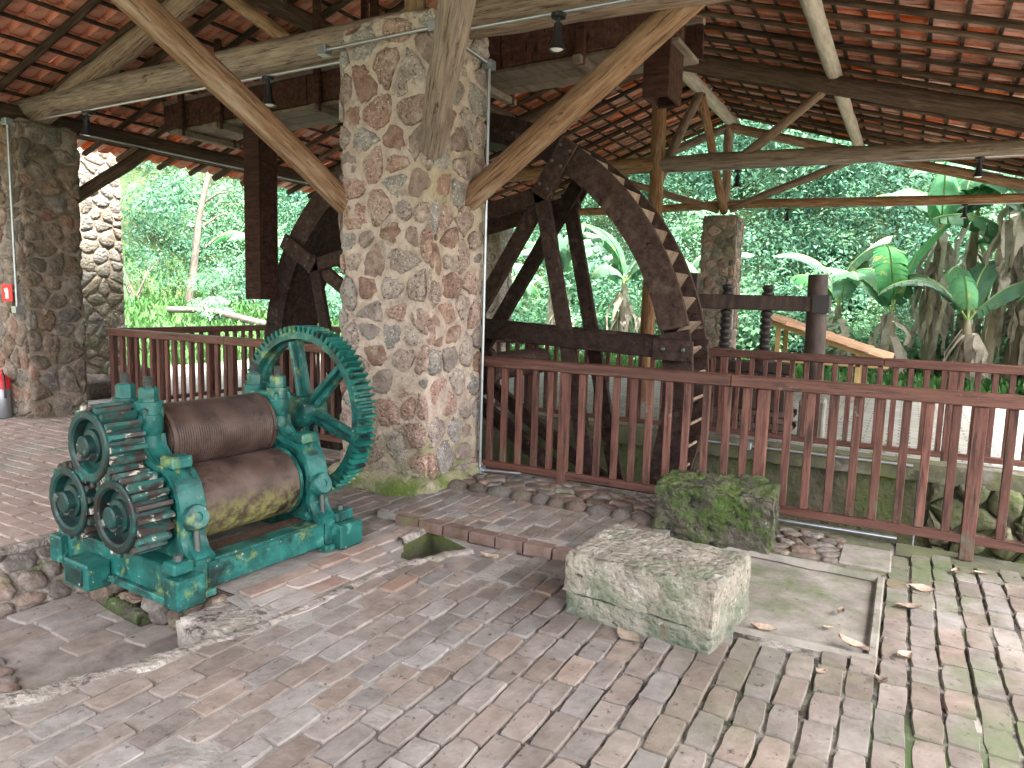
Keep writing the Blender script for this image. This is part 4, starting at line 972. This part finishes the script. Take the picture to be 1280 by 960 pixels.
# ------------------------------------------------------------------ screw press behind the pit
sp = thing('screw_press', (-1.8, 9.7, 0), 'dark wooden screw press with two threaded screws under a crossbeam', 'press')
log('press_post', (-.98, 9.7, 0), (-1.04, 9.7, 2.06), .125, .12, 'presswood', sp, bend=0)
MB().box(-1.13, -.83, 9.55, 9.85, -.02, .5, .02).build('post_foot', 'concrete', sp)
MB().box(-2.68, -2.52, 9.62, 9.78, 0, 2.07, .01).build('press_post', 'presswood', sp)
MB().box(-2.75, -.90, 9.60, 9.80, 1.60, 1.79, .012).build('crossbeam', 'presswood', sp)
MB().box(-.99 - .08, -.90 + .03, 9.57, 9.83, 1.585, 1.805, .005).build('iron_strap', 'screw', sp)
for x in (-2.13, -1.62):
    pr = [(.05, .80)]; z = .95
    while z < 1.58: pr += [(.075, z), (.078, z + .03), (.05, z + .05)]; z += .085
    pr += [(.055, 1.6), (.055, 1.78)]; z = 1.79
    while z < 1.88: pr += [(.075, z), (.078, z + .03), (.05, z + .05)]; z += .085
    s_ = MB().lathe(pr, 16, Matrix.Translation((x, 9.7, 0))).build('screw', 'screw', sp, smooth=60)
    MB().lathe([(.05, .93), (.14, .93), (.15, .97), (.15, 1.05), (.13, 1.09), (.05, 1.09)], 18, Matrix.Translation((x, 9.7, 0))).build('screw_collar', 'presswood', s_, smooth=35)
MB().box(-2.45, -1.25, 9.5, 9.9, .80, .93, .012).build('press_plate', 'presswood', sp)
for i in range(10): MB().box(-2.40 + i * .112, -2.40 + i * .112 + .10, 9.42, 9.46, .34, .80, .004).build('slat', 'presswood', sp)
MB().box(-2.42, -1.28, 9.47, 9.95, .34, .795, .01).build('press_box', 'presswood', sp)
for j in range(4):
    for i in range(6): MB().box(-2.45 + i * .205 + (.05 if j % 2 else 0), -2.45 + i * .205 + .195 + (.05 if j % 2 else 0), 9.44, 9.94, .002 + j * .083, .078 + j * .083, .006).build('brick', 'brick_dark', sp)
# small tiled canopy in the yard
cn = thing('tiled_canopy', (-1.3, 14.6, 0), 'low sloping tiled canopy on yellow timber beyond the screw press', 'canopy')
A, B = Vector((-2.35, 14.6, 1.38)), Vector((-.45, 14.6, .78))
for y in (14.1, 15.1):
    for u in (.12, .45, .85): q = A.lerp(B, u); MB().box(q.x - .04, q.x + .04, y - .04, y + .04, 0, q.z - .03, .004).build('post', 'yellowwood', cn)
    beam('rafter', (A.x, y, A.z), (B.x, y, B.z), .08, .08, 'yellowwood', cn)
MB().box(-2.0, -.25, 14.06, 14.14, .62, .70, .004).build('rail', 'yellowwood', cn)
dn = (B - A).normalized(); nr = Vector((-dn.z, 0, dn.x)); k = 0
ct = [t.mesh('canopy_tile', 'paletile', 40) for t in tv]
for i in range(6):
    for j in range(7):
        q = A - dn * .05 + dn * (i * .37) + nr * .05
        link('canopy_tile', ct[(i * 3 + j) % 4], cn, Matrix(((0, dn.x, nr.x, q.x), (-1, 0, 0, 13.95 + j * .217), (0, dn.z, nr.z, q.z), (0, 0, 0, 1))))

# ------------------------------------------------------------------ conduits, lamps, signs
def conduit(label, paths, boxes=(), r_=.014):
    t = thing('electrical_conduit', paths[0][0], label, 'conduit')
    for p in paths: MB().tube(p, r_, 10).build('pipe', 'pipe', t, smooth=50)
    for b in boxes: MB().box(b[0] - .045, b[0] + .045, b[1] - .045, b[1] + .045, b[2] - .04, b[2] + .04, .006).build('junction_box', 'pipe', t)
    return t
px0, px1, py0, py1 = -4.32 - .045, -3.36 + .045, 4.7 - .05, 5.51
conduit('grey metal conduit round the main pillar top and down its corner',
    [[(px0 - .08, py0 - .01, 3.66), (px1 - .04, py0, 3.68)], [(px1 + .015, py0 + .04, 3.68), (px1 + .015, 5.40, 3.63)], [(px1 + .015, 5.42, 3.60), (px1 + .015, 5.42, .10)], [(px1 + .015, 5.42, .10), (px1 + .42, 5.46, .115)]],
    [(px1, py0, 3.68), (px1 + .01, 5.42, 3.62), (px1 + .01, 5.42, .10), (px0 - .08, py0, 3.66)])
conduit('long grey conduit slung under the tie beam between the dark pillar and the main pillar', [[(-9.3, 4.93, 3.62), (-4.45, 4.92, 3.66)]])
conduit('grey conduit under the tie beam on the camera side of the flume, carrying one spotlight', [[(-3.25, 4.93, 3.74), (1.6, 4.93, 3.72)]])
conduit('grey conduit running down the dark left stone pillar beside the red sign', [[(-9.50, 4.69, 3.55), (-9.50, 4.69, 1.35)], [(-9.55, 4.66, 3.55), (-10.3, 4.5, 3.60)]], [(-9.50, 4.69, 3.56), (-9.50, 4.69, 1.35)])
conduit('thin conduit fixed under the middle log tie beam behind the wheel', [[(XR + .2, 11.45, 3.74), (1.9, 11.45, 3.68)]], r_=.011)
conduit('thin conduit fixed under the farthest log tie beam before the thicket', [[(XR + .3, 16.48, 3.76), (1.9, 16.48, 3.70)]], r_=.011)
conduit('grey conduit along the far coping of the wheel pit, dropping at a black box', [[(-2.4, 8.33, .06), (.16, 8.33, .06)], [(.22, 8.33, .02), (.22, 8.33, -.9)]], [(-1.5, 8.33, .06)])
conduit('grey conduit lying along the foot of the front railing beside the cobbles', [[(-1.2, 5.63, .03), (.05, 5.63, .04)]])
conduit('thin conduit along the dark wall plate behind the hanging chute', [[(-9.6, 5.6, 3.62), (-9.6, 11.0, 3.60)]], r_=.012)
def lamp(x, y, z, label, tilt=0):
    M = Matrix.Translation((x, y, z)) @ Matrix.Rotation(tilt, 4, 'Y')
    t = thing('spot_lamp', None, label, 'lamp', 'spot lamps under the tie beams', M=M)
    MB().lathe([(.0, 0), (.055, 0), (.055, -.03), (.0, -.03)], 16).build('ceiling_base', 'black', t, M, 35)
    MB().tube([(0, 0, -.03), (0, 0, -.075)], .016, 8).build('stem', 'black', t, M, 50)
    h = MB().lathe([(.0, -.07), (.030, -.07), (.034, -.10), (.034, -.17), (.062, -.24), (.066, -.255), (.058, -.255), (.03, -.19), (.0, -.19)], 20).build('lamp_shade', 'black', t, M, 40)
    MB().lathe([(.0, -.262), (.03, -.258), (.053, -.245), (.05, -.235), (.0, -.235)], 18).build('bulb', 'white', h, M, 60)
lamp(-8.30, 4.93, 3.61, 'black spot lamp under the log tie beam beside the dark left pillar', .1)
lamp(-5.42, 4.93, 3.64, 'black spot lamp under the tie beam near the top of the hanging timber chute', -.05)
lamp(-2.42, 4.93, 3.73, 'black spot lamp hanging below the conduit in front of the flume', .03)
lamp(-2.47, 11.42, 3.70, 'small black spot lamp under the middle tie beam near the trunk post')
lamp(.64, 11.42, 3.68, 'small black spot lamp under the middle tie beam before the banana leaves')
lamp(-2.47, 16.46, 3.73, 'tiny black spot lamp under the far tie beam beside the far stone pillar')
lamp(.76, 16.46, 3.71, 'tiny black spot lamp under the far tie beam among the banana leaves')
sg = thing('fire_sign', (-9.72, 4.69, 1.5), 'small red fire extinguisher sign on the dark stone pillar', 'sign')
M = Matrix.Translation((-9.64, 4.66, 1.55)) @ Matrix.Rotation(R(12), 4, 'Z')
MB().box(-.085, .085, -.006, .006, -.105, .105, .001).build('sign_plate', 'red', sg, M)
for a in ((-.025, .025, -.07, .04), (-.012, .012, .042, .06), (-.04, -.028, .01, .055)): MB().box(a[0], a[1], -.009, -.0065, a[2], a[3]).build('extinguisher_icon', 'white', sg, M)
ex = thing('fire_extinguisher', (-9.80, 4.62, 0), 'fire extinguisher cylinder with red top standing at the foot of the dark pillar', 'extinguisher')
M = Matrix.Translation((-9.80, 4.62, 0))
MB().lathe([(.0, 0), (.085, 0), (.09, .01), (.09, .36), (.07, .40), (.0, .40)], 20).build('cylinder', 'steel', ex, M, 40)
MB().lathe([(.0, .38), (.092, .362), (.092, .47), (.05, .53), (.02, .55), (.02, .60), (.0, .60)], 20).build('red_top', 'red', ex, M, 40)
MB().tube([(.02, 0, .57), (.10, -.02, .52), (.105, -.02, .25)], .012, 8).build('hose', 'black', ex, M, 50)
# dry leaves on the paving
def dryleaf(px, py, ln, rz, label, curl=.02, z=.006):
    p = at(px, py, 0); n = 7; v = []; f = []; rg_ = random.Random(int(px))
    for i in range(n):
        t = i / (n - 1); wv = ln * .30 * math.sin(math.pi * (t * .97 + .015)) ** 1.1
        for s in (-1, -.5, 0, .5, 1): v.append(((t - .5) * ln, s * wv, curl * .55 * (abs(s) ** 1.5) + curl * .45 * (2 * t - 1) ** 2 - curl * .2 * t + rg_.uniform(-.003, .003)))
    for i in range(n - 1):
        for k in range(4): a = i * 5 + k; f.append((a, a + 1, a + 6, a + 5))
    o = MB().add(v, f).build('dry_leaf', 'dryleaf', None, Matrix.Translation((p.x, p.y, z)) @ Matrix.Rotation(rz, 4, 'Z') @ Matrix.Rotation(rg_.uniform(-.2, .2), 4, 'X'), 70)
    tag(o, label, 'leaf', 'dry leaves on the paving')
dryleaf(955, 782, .13, .2, 'pale curled dry leaf lying on the slab beside the pale stone block', z=-.015)
dryleaf(1050, 763, .07, 1.2, 'small upright dark dry leaf in the middle of the concrete slab', .03, z=-.01)
dryleaf(1035, 781, .06, .4, 'tiny pale dry leaf on the concrete slab', .01, z=-.015)
dryleaf(1066, 808, .16, -.5, 'large two-tone dry leaf on the front rim of the concrete slab', .03)
dryleaf(1135, 760, .15, .5, 'long pale dry leaf on the bricks beside the slab', .02)
dryleaf(1152, 737, .14, .0, 'flat pale dry leaf on the mossy bricks behind the slab', .015)
dryleaf(1195, 717, .10, 1.4, 'dark curled dry leaf by the foot of the railing post', .03)
dryleaf(1130, 822, .10, .9, 'dark brown curled dry leaf on the mossy brick joint', .03)
dryleaf(1027, 843, .06, .8, 'small white-edged dry leaf in a brick joint before the slab', .03)
dryleaf(1101, 853, .06, .2, 'small grey dry leaf alone on the foreground bricks', .03)
dryleaf(785, 797, .16, -.5, 'thin brown dry leaf against the foot of the pale stone block', .012)
dryleaf(612, 697, .12, .3, 'crumpled brown leaf in the channel beside the kerb bricks', .04, z=-.005)
dryleaf(1225, 718, .09, .3, 'pale small dry leaf on the paving beyond the railing post', .02)
# ------------------------------------------------------------------ pale stone column outside and boulders
rg = random.Random(71)
pc = thing('stone_column', (-12.0, 6.95, 0), 'tall pale sunlit rubble stone column standing outside beyond the dark pillar', 'column')
core = rough_box(-12.45, -11.6, 6.6, 7.4, -.05, 5.0, .12, .006, rg, 3, edge=.01).build('column_core', 'pillar_mortar_dark', pc, smooth=60)
rubble(core, frame((-12.45, 6.6, 0), (0, -1, 0), (1, 0, 0)), .85, 4.98, .27, .17, .009, .022, ['stone_pale'], rg)
rubble(core, frame((-11.6, 6.6, 0), (1, 0, 0), (0, 1, 0)), .80, 4.98, .27, .17, .009, .022, ['stone_pale'], rg)
def boulder(x, y, s, label):
    r2 = random.Random(int(x * 100)); v = []; n, m_ = 12, 8
    for j in range(m_ + 1):
        for i in range(n):
            a, b = 2 * math.pi * i / n, math.pi * j / m_; d = Vector((math.sin(b) * math.cos(a), math.sin(b) * math.sin(a), math.cos(b)))
            k = 1 + .35 * noise.noise(d * 1.6 + Vector((x, y, 0))) + .12 * noise.noise(d * 5 + Vector((x, y, 0))); v.append(d * k)
    f = [(j * n + i, (j + 1) * n + i, (j + 1) * n + (i + 1) % n, j * n + (i + 1) % n) for j in range(m_) for i in range(n)]
    tag(MB().add(v, f).build('boulder', 'stone_dark', None, Matrix.Translation((x, y, s[2] * .5)) @ Matrix.Rotation(r2.random() * 3, 4, 'Z') @ Matrix.Diagonal((*s, 1)), 50), label, 'boulder', 'boulders by the column')
boulder(-10.75, 6.15, (.42, .3, .26), 'long mossy boulder on the ground between the dark pillar and the pale column')
boulder(-10.5, 6.75, (.34, .3, .32), 'rounded boulder by the railing end near the pale column')
boulder(-11.3, 6.3, (.36, .3, .36), 'boulder heaped against the foot of the pale column')

# ------------------------------------------------------------------ vegetation
rs = np.random.RandomState(5)
def leaf_arrays(C, RAD, CNT, size, tint, flat=.0, aspect=.45):
    """leaf quads (folded along the rib) filling ellipsoids"""
    out = []; tt = []
    for c, r_, n, s, tv_ in zip(C, RAD, CNT, size, tint):
        d = rs.normal(size=(n, 3)); d /= np.linalg.norm(d, axis=1)[:, None]
        rr = rs.uniform(.25, 1, n) ** .5
        wob = 1 + .25 * np.sin(d[:, 0] * 5 + c[0]) * np.cos(d[:, 1] * 4 + c[1])
        p = np.array(c) + d * (rr * wob)[:, None] * np.array(r_)
        nr_ = d * .7 + rs.normal(size=(n, 3)) * .45 + np.array([0, 0, .55]); nr_ /= np.linalg.norm(nr_, axis=1)[:, None]
        t = rs.normal(size=(n, 3)) + d * .5 + np.array([0, 0, -.5]); t -= nr_ * (t * nr_).sum(1)[:, None]; t /= np.linalg.norm(t, axis=1)[:, None]
        asp = aspect * rs.uniform(.5, 1.6); s = s * rs.choice([.55, .8, 1.0, 1.5], p=[.3, .35, .25, .1]); b = np.cross(nr_, t); ln = (s * .68 * rs.uniform(.6, 1.35, n))[:, None]; wd = ln * asp
        out.append(np.stack([p - t * ln * .5, p + b * wd * .5 + nr_ * wd * .15, p + t * ln * .5 - nr_ * ln * .12, p - b * wd * .5 + nr_ * wd * .15], 1).reshape(-1, 3)); tt.append(np.repeat(np.clip(tv_ + rs.normal(0, .05, n), 0, 1), 4))
    return np.concatenate(out), np.concatenate(tt)
def quad_mesh(name, V, mat, tint=None):
    nq = len(V) // 4; m_ = bpy.data.meshes.new(name); m_.vertices.add(len(V)); m_.vertices.foreach_set('co', V.astype(np.float32).ravel())
    m_.loops.add(nq * 4); m_.loops.foreach_set('vertex_index', np.arange(nq * 4, dtype=np.int32)); m_.polygons.add(nq)
    m_.polygons.foreach_set('loop_start', np.arange(0, nq * 4, 4, dtype=np.int32)); m_.update(calc_edges=True)
    if tint is not None: a = m_.attributes.new('tint', 'FLOAT', 'POINT'); a.data.foreach_set('value', tint.astype(np.float32))
    m_.materials.append(mt[mat]); return m_
Cs, Rs, Ns, Ss, Ts = [], [], [], [], []
def clump(x, y, zoff, r_, n, s, t):
    Cs.append((x, y, hill(x, y) + zoff)); Rs.append((r_ * rs.uniform(.9, 1.4), r_ * rs.uniform(.9, 1.4), r_ * rs.uniform(.7, 1.1))); Ns.append(n); Ss.append(s); Ts.append(t)
# the overgrown bank behind the shelter
for i in range(520):
    x = rs.uniform(-30, 16); y = 20.5 + rs.uniform(0, 1) ** 1.3 * 13
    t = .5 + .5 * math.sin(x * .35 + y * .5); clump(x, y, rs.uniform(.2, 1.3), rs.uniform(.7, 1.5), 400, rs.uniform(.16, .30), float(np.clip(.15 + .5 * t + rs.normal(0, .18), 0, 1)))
for i in range(200):                                           # taller layer behind
    x = rs.uniform(-30, 16); y = rs.uniform(23, 31); clump(x, y, rs.uniform(1.5, 4.5), rs.uniform(1.0, 1.9), 360, rs.uniform(.2, .34), float(np.clip(rs.normal(.4, .25), 0, 1)))
for i in range(300):                                           # fills the bank seen under the far truss
    x = rs.uniform(-12, 10); y = rs.uniform(20, 29); clump(x, y, rs.uniform(.1, .9), rs.uniform(.6, 1.2), 330, rs.uniform(.16, .3), float(np.clip(rs.normal(.6, .25), 0, 1)))
# the slope on the left
for i in range(330):
    x = rs.uniform(-44, -25); y = rs.uniform(2, 36); clump(x, y, rs.uniform(.3, 2.2), rs.uniform(.8, 1.7), 400, rs.uniform(.18, .32), float(np.clip(rs.normal(.42, .25), 0, 1)))
for i in range(70):
    x = rs.uniform(-25, -15); y = rs.uniform(18, 26); clump(x, y, rs.uniform(.2, 1.5), rs.uniform(.6, 1.3), 380, rs.uniform(.16, .28), float(np.clip(rs.normal(.55, .25), 0, 1)))
for i in range(190):                                           # foot of the bank
    x = rs.uniform(-26, 15); y = rs.uniform(19.3, 22.5); clump(x, y, rs.uniform(.1, .7), rs.uniform(.4, .9), 300, rs.uniform(.14, .26), float(np.clip(rs.normal(.55, .25), 0, 1)))
for i in range(60):                                            # low weeds at the edge of the yard
    x = rs.uniform(-13, 8); y = rs.uniform(17.9, 20); clump(x, y, .1, rs.uniform(.25, .5), 90, rs.uniform(.10, .2), float(rs.uniform(.3, .9)))
V, T = leaf_arrays(Cs, Rs, Ns, Ss, Ts)
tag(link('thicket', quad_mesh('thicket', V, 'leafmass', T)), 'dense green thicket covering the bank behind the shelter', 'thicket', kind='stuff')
# grass blades on the left slope and the yard edge
n = 26000
gxy = np.concatenate([np.stack([rs.uniform(-27, -14.1, n), rs.uniform(4, 30, n)], 1), np.stack([rs.uniform(-14, 13, 9000), rs.uniform(16.35, 19.5, 9000)], 1)])
gz = np.array([hill(a, b) for a, b in gxy]); g = np.concatenate([gxy, gz[:, None]], 1); n = len(g)
a = rs.uniform(0, 6.28, n); h = rs.uniform(.10, .34, n); wv = h * .16
sx, sy = np.cos(a), np.sin(a); dx, dy = -sy * h * rs.uniform(.1, .8, n), sx * h * rs.uniform(.1, .8, n)
q0 = g + np.stack([sx * wv, sy * wv, 0 * h], 1); q1 = g - np.stack([sx * wv, sy * wv, 0 * h], 1)
q2 = g + np.stack([dx * .5 - sx * wv * .8, dy * .5 - sy * wv * .8, h * .8], 1); q3 = g + np.stack([dx + sx * wv * .2, dy + sy * wv * .2, h], 1)
tag(link('grass', quad_mesh('grass', np.stack([q0, q1, q2, q3], 1).reshape(-1, 3), 'grass')), 'bright green grass and weeds on the slope and yard edge', 'grass', kind='stuff')

def shrub(x, y, h, w_, label, tint, ln=.22, group='shrubs on the slope', nst=5, dens=900):
    z0 = hill(x, y); t = thing('shrub', (x, y, z0), label, 'shrub', group)
    mb = MB()
    for k in range(nst):
        a = rs.uniform(0, 6.28); e = Vector((x + math.cos(a) * w_ * .5, y + math.sin(a) * w_ * .5, z0 + h * rs.uniform(.6, .9)))
        b = Vector((x + rs.uniform(-.1, .1), y + rs.uniform(-.1, .1), z0 - .05)); mid = b.lerp(e, .5) + Vector((0, 0, .2))
        mb.tube([b, mid, e], [.035, .025, .01], 6)
    mb.build('stem', 'bark', t, smooth=60)
    cc = [(x + rs.normal(0, w_ * .35), y + rs.normal(0, w_ * .35), z0 + h * rs.uniform(.35, .95)) for _ in range(9)]
    V_, T_ = leaf_arrays(cc, [(w_ * .38, w_ * .38, h * .22)] * 9, [dens // 9] * 9, [ln] * 9, [float(np.clip(tint + rs.normal(0, .1), 0, 1)) for _ in range(9)], aspect=.35)
    link('foliage', quad_mesh('foliage', V_, 'leafmass', T_), t)
for k, (x, y, h, w_, tn) in enumerate([(-22.5, 13.5, 1.3, 1.4, .8), (-19.8, 15.6, .8, 1.1, .95), (-24.3, 10.6, 1.8, 1.6, .6), (-21.5, 17.2, 1.5, 1.5, .75), (-18.4, 18.2, 1.9, 1.6, .5), (-24.5, 16, 2.6, 1.9, .35)]):
    shrub(x, y, h, w_, ['yellow-green leafy shrub low on the grassy slope', 'small bright shrub on the open grass of the slope', 'tall leafy shrub at the edge of the slope thicket by the pale column', 'mid green shrub halfway up the slope behind the chute',
        'dark shrub behind the left part of the water wheel', 'dense bluish green bush at the back of the slope'][k], tn)
fallen = log('fallen_log', (-21.2, 15.0, hill(-21.2, 15) + .35), (-17.3, 16.3, hill(-17.3, 16.3) + .25), .10, .12, 'bark', None, bend=.12)
tag(fallen, 'fallen grey log lying across the grassy slope', 'log')

# banana plants
def blade(ln, wd, droop, fold, rg_, torn=.5, n=16, up=1.05):
    """one arching leaf along +x: bare stalk, then strips either side of the rib that may be torn apart"""
    v = []; f = []; rib = []; ang = up; x = z = 0.0; ds = ln / n; pos = []
    for i in range(n + 1):
        rib.append((x, 0, z)); pos.append((x, z, ang)); x += math.cos(ang) * ds; z += math.sin(ang) * ds; ang -= droop / n * (1.35 if i > n * .3 else .6)
    st = 2
    for s in (-1, 1):
        slant = .10
        for i in range(st, n):
            t0, t1 = (i - st) / (n - st), (i + 1 - st) / (n - st)
            w0, w1 = [wd * (math.sin(math.pi * min(1, .13 + t * .87)) ** .6) for t in (t0, t1)]
            cut = rg_.random() < torn; g = rg_.uniform(.02, .16) * ds if cut else 0; sw = rg_.uniform(-.25, .25) if cut else 0; hk = fold * rg_.uniform(.7, 1.3) if cut else fold
            b = len(v)
            for (px_, pz_, an), wv, e in ((pos[i], w0, g), (pos[i + 1], w1, -g)):
                nx, nz = -math.sin(an), math.cos(an); tx, tz = math.cos(an), math.sin(an)
                for u in (0, .55, 1):
                    k = wv * u; dr = -hk * k * u; ad = (slant * u + sw * u * u) * wv + e * u
                    v.append((px_ + tx * ad + nx * .10 * k * (1 - u), s * k * (1 - .25 * hk * u), pz_ + tz * ad + nz * .10 * k * (1 - u) + dr))
            f += [(b, b + 1, b + 4, b + 3), (b + 1, b + 2, b + 5, b + 4)]
    return v, f, rib
def banana(x, y, h, label, seed, nl=7, dead=8, lean=0.0, group='banana plants behind the shelter', sc=1.0):
    rg_ = random.Random(seed); z0 = hill(x, y); t = thing('banana_plant', (x, y, z0), label, 'banana plant', group)
    top = Vector((x + lean, y + rg_.uniform(-.2, .2), z0 + h))
    MB().tube([(x, y, z0 - .1), (x + lean * .3, y, z0 + h * .4), tuple(Vector((x, y, z0)).lerp(top, .75)), top], [.17 * sc, .14 * sc, .11 * sc, .06 * sc], 10, jit=.08, rg=rg_).build('pseudostem', 'stem', t, smooth=60)
    for k in range(nl):
        az = k * 2.4 + rg_.uniform(-.4, .4); ln = rg_.uniform(1.7, 2.7) * sc; v, f, rib = blade(ln, rg_.uniform(.27, .40) * sc, rg_.uniform(.5, 2.3), rg_.uniform(.15, .9), rg_, rg_.choice((.1, .3, .7)), up=rg_.uniform(.85, 1.45))
        M = Matrix.Translation(top - Vector((0, 0, .03))) @ Matrix.Rotation(az, 4, 'Z') @ Matrix.Rotation(-rg_.uniform(-.15, .15), 4, 'Y')
        lf = MB().add(v, f).build('leaf', 'banana', t, M, 80)
        MB().tube(rib, [.028 * sc] + [.018 * sc] * (len(rib) - 2) + [.004], 5).build('midrib', 'midrib', lf, M, 60)
    for k in range(dead):
        az = rg_.uniform(0, 6.28); ln = rg_.uniform(.5, 1.5) * sc; n = 6; v = []; f = []; hh = rg_.uniform(.45, .98)
        b = Vector((x, y, z0)).lerp(top, hh); spread = rg_.uniform(.05, .4); tw = rg_.uniform(-.25, .25)
        for i in range(n + 1):
            tt = i / n; wv = .085 * sc * (1.05 - tt * .9) * rg_.uniform(.4, 1.5); o = .13 + spread * math.sin(min(1.57, tt * 2.4)) * (1 if tt < .6 else 1.1 - .25 * tt)
            for s in (-1, 0, 1): v.append((o + rg_.uniform(-.03, .03) + .04 * s, s * wv + tw * tt, -tt * ln + rg_.uniform(-.05, .05)))
        for i in range(n):
            for q in range(2): a = i * 3 + q; f.append((a, a + 1, a + 4, a + 3))
        MB().add(v, f).build('dead_leaf', 'deadleaf', t, Matrix.Translation(b) @ Matrix.Rotation(az, 4, 'Z'), 50)
BP = [(1.3, 18.3, 3.0, 'banana plant with a tall split leaf and hanging dead leaves in the clump', 16, .3),
      (2.4, 17.9, 2.4, 'banana plant with broad pale leaves bending over the yard edge', 14, -.2), (3.5, 18.6, 2.9, 'large banana plant at the open end of the banana clump', 16, .1),
      (.3, 19.0, 2.6, 'banana plant with a heavy brown skirt beside the tiled canopy', 20, .0), (2.0, 19.4, 3.4, 'tall banana plant at the back of the banana clump', 14, .2),
      (4.6, 18.1, 2.5, 'banana plant leaning out of the clump over the paving', 14, .4), (-.5, 18.6, 1.6, 'young banana plant with drooping blue-green leaves near the canopy', 5, .0),
      (1.0, 17.6, 1.5, 'short banana plant with pale bent leaves just behind the far railing', 8, -.1), (3.0, 17.4, 1.3, 'low young banana plant at the foot of the clump', 8, .1), (5.4, 19.0, 3.2, 'tall banana plant rising past the wall plate at the clump edge', 14, .1),
      (-6.6, 19.0, 2.1, 'banana plant seen through the wheel spokes', 8, .0), (-8.6, 19.6, 2.3, 'banana plant with a dead fan leaf behind the wheel hub', 9, -.2),
      (-5.4, 20.0, 2.0, 'banana plant behind the right rim of the wheel', 6, .1), (-10.6, 18.6, 1.7, 'banana plant between the main pillar and the wheel spokes', 6, .0),
      (-21.0, 19.6, 1.9, 'banana plant high on the slope behind the hanging chute', 6, .2), (-1.6, 20.2, 1.6, 'banana plant half sunk in the thicket behind the far pillar', 4, .1)]
BP += [(x, y, h, 'banana plant packed in the middle of the banana clump behind the far railing', 12, l_) for x, y, h, l_ in ((1.8, 18.7, 2.1, .2), (2.9, 18.9, 2.6, -.2), (4.0, 19.2, 3.1, .1), (.9, 19.5, 2.8, .1), (3.3, 17.9, 1.9, .2), (4.3, 18.5, 2.2, -.1))]
for k, (x, y, h, lb, dead, lean) in enumerate(BP): banana(x * 1.06 + (.15 if x > -1 else 0), y + (.75 if x > -1 else 0), h * 1.38 if dead > 9 else h, lb, 200 + k, 8 if h > 2 else 5, int(dead * 2.6), lean)
# a pale dead trunk on the slope
tr = thing('dead_tree', (-23.6, 17.5, hill(-23.6, 17.5)), 'pale bare leaning trunk hung with dead leaves on the slope', 'tree')
log('trunk', (-23.6, 17.5, hill(-23.6, 17.5)), (-22.9, 18.4, hill(-23.6, 17.5) + 6.0), .15, .08, 'bark', tr, bend=.15)
for k in range(5):
    q = Vector((-23.2, 18.0, hill(-23.6, 17.5) + 2.2 + k * .8)); e = q + Vector((rs.uniform(-1, 1), rs.uniform(-1, 1), rs.uniform(.3, .9))); MB().tube([q, q.lerp(e, .5) + Vector((0, 0, .12)), e], [.05, .035, .012], 6).build('branch', 'bark', tr, smooth=60)
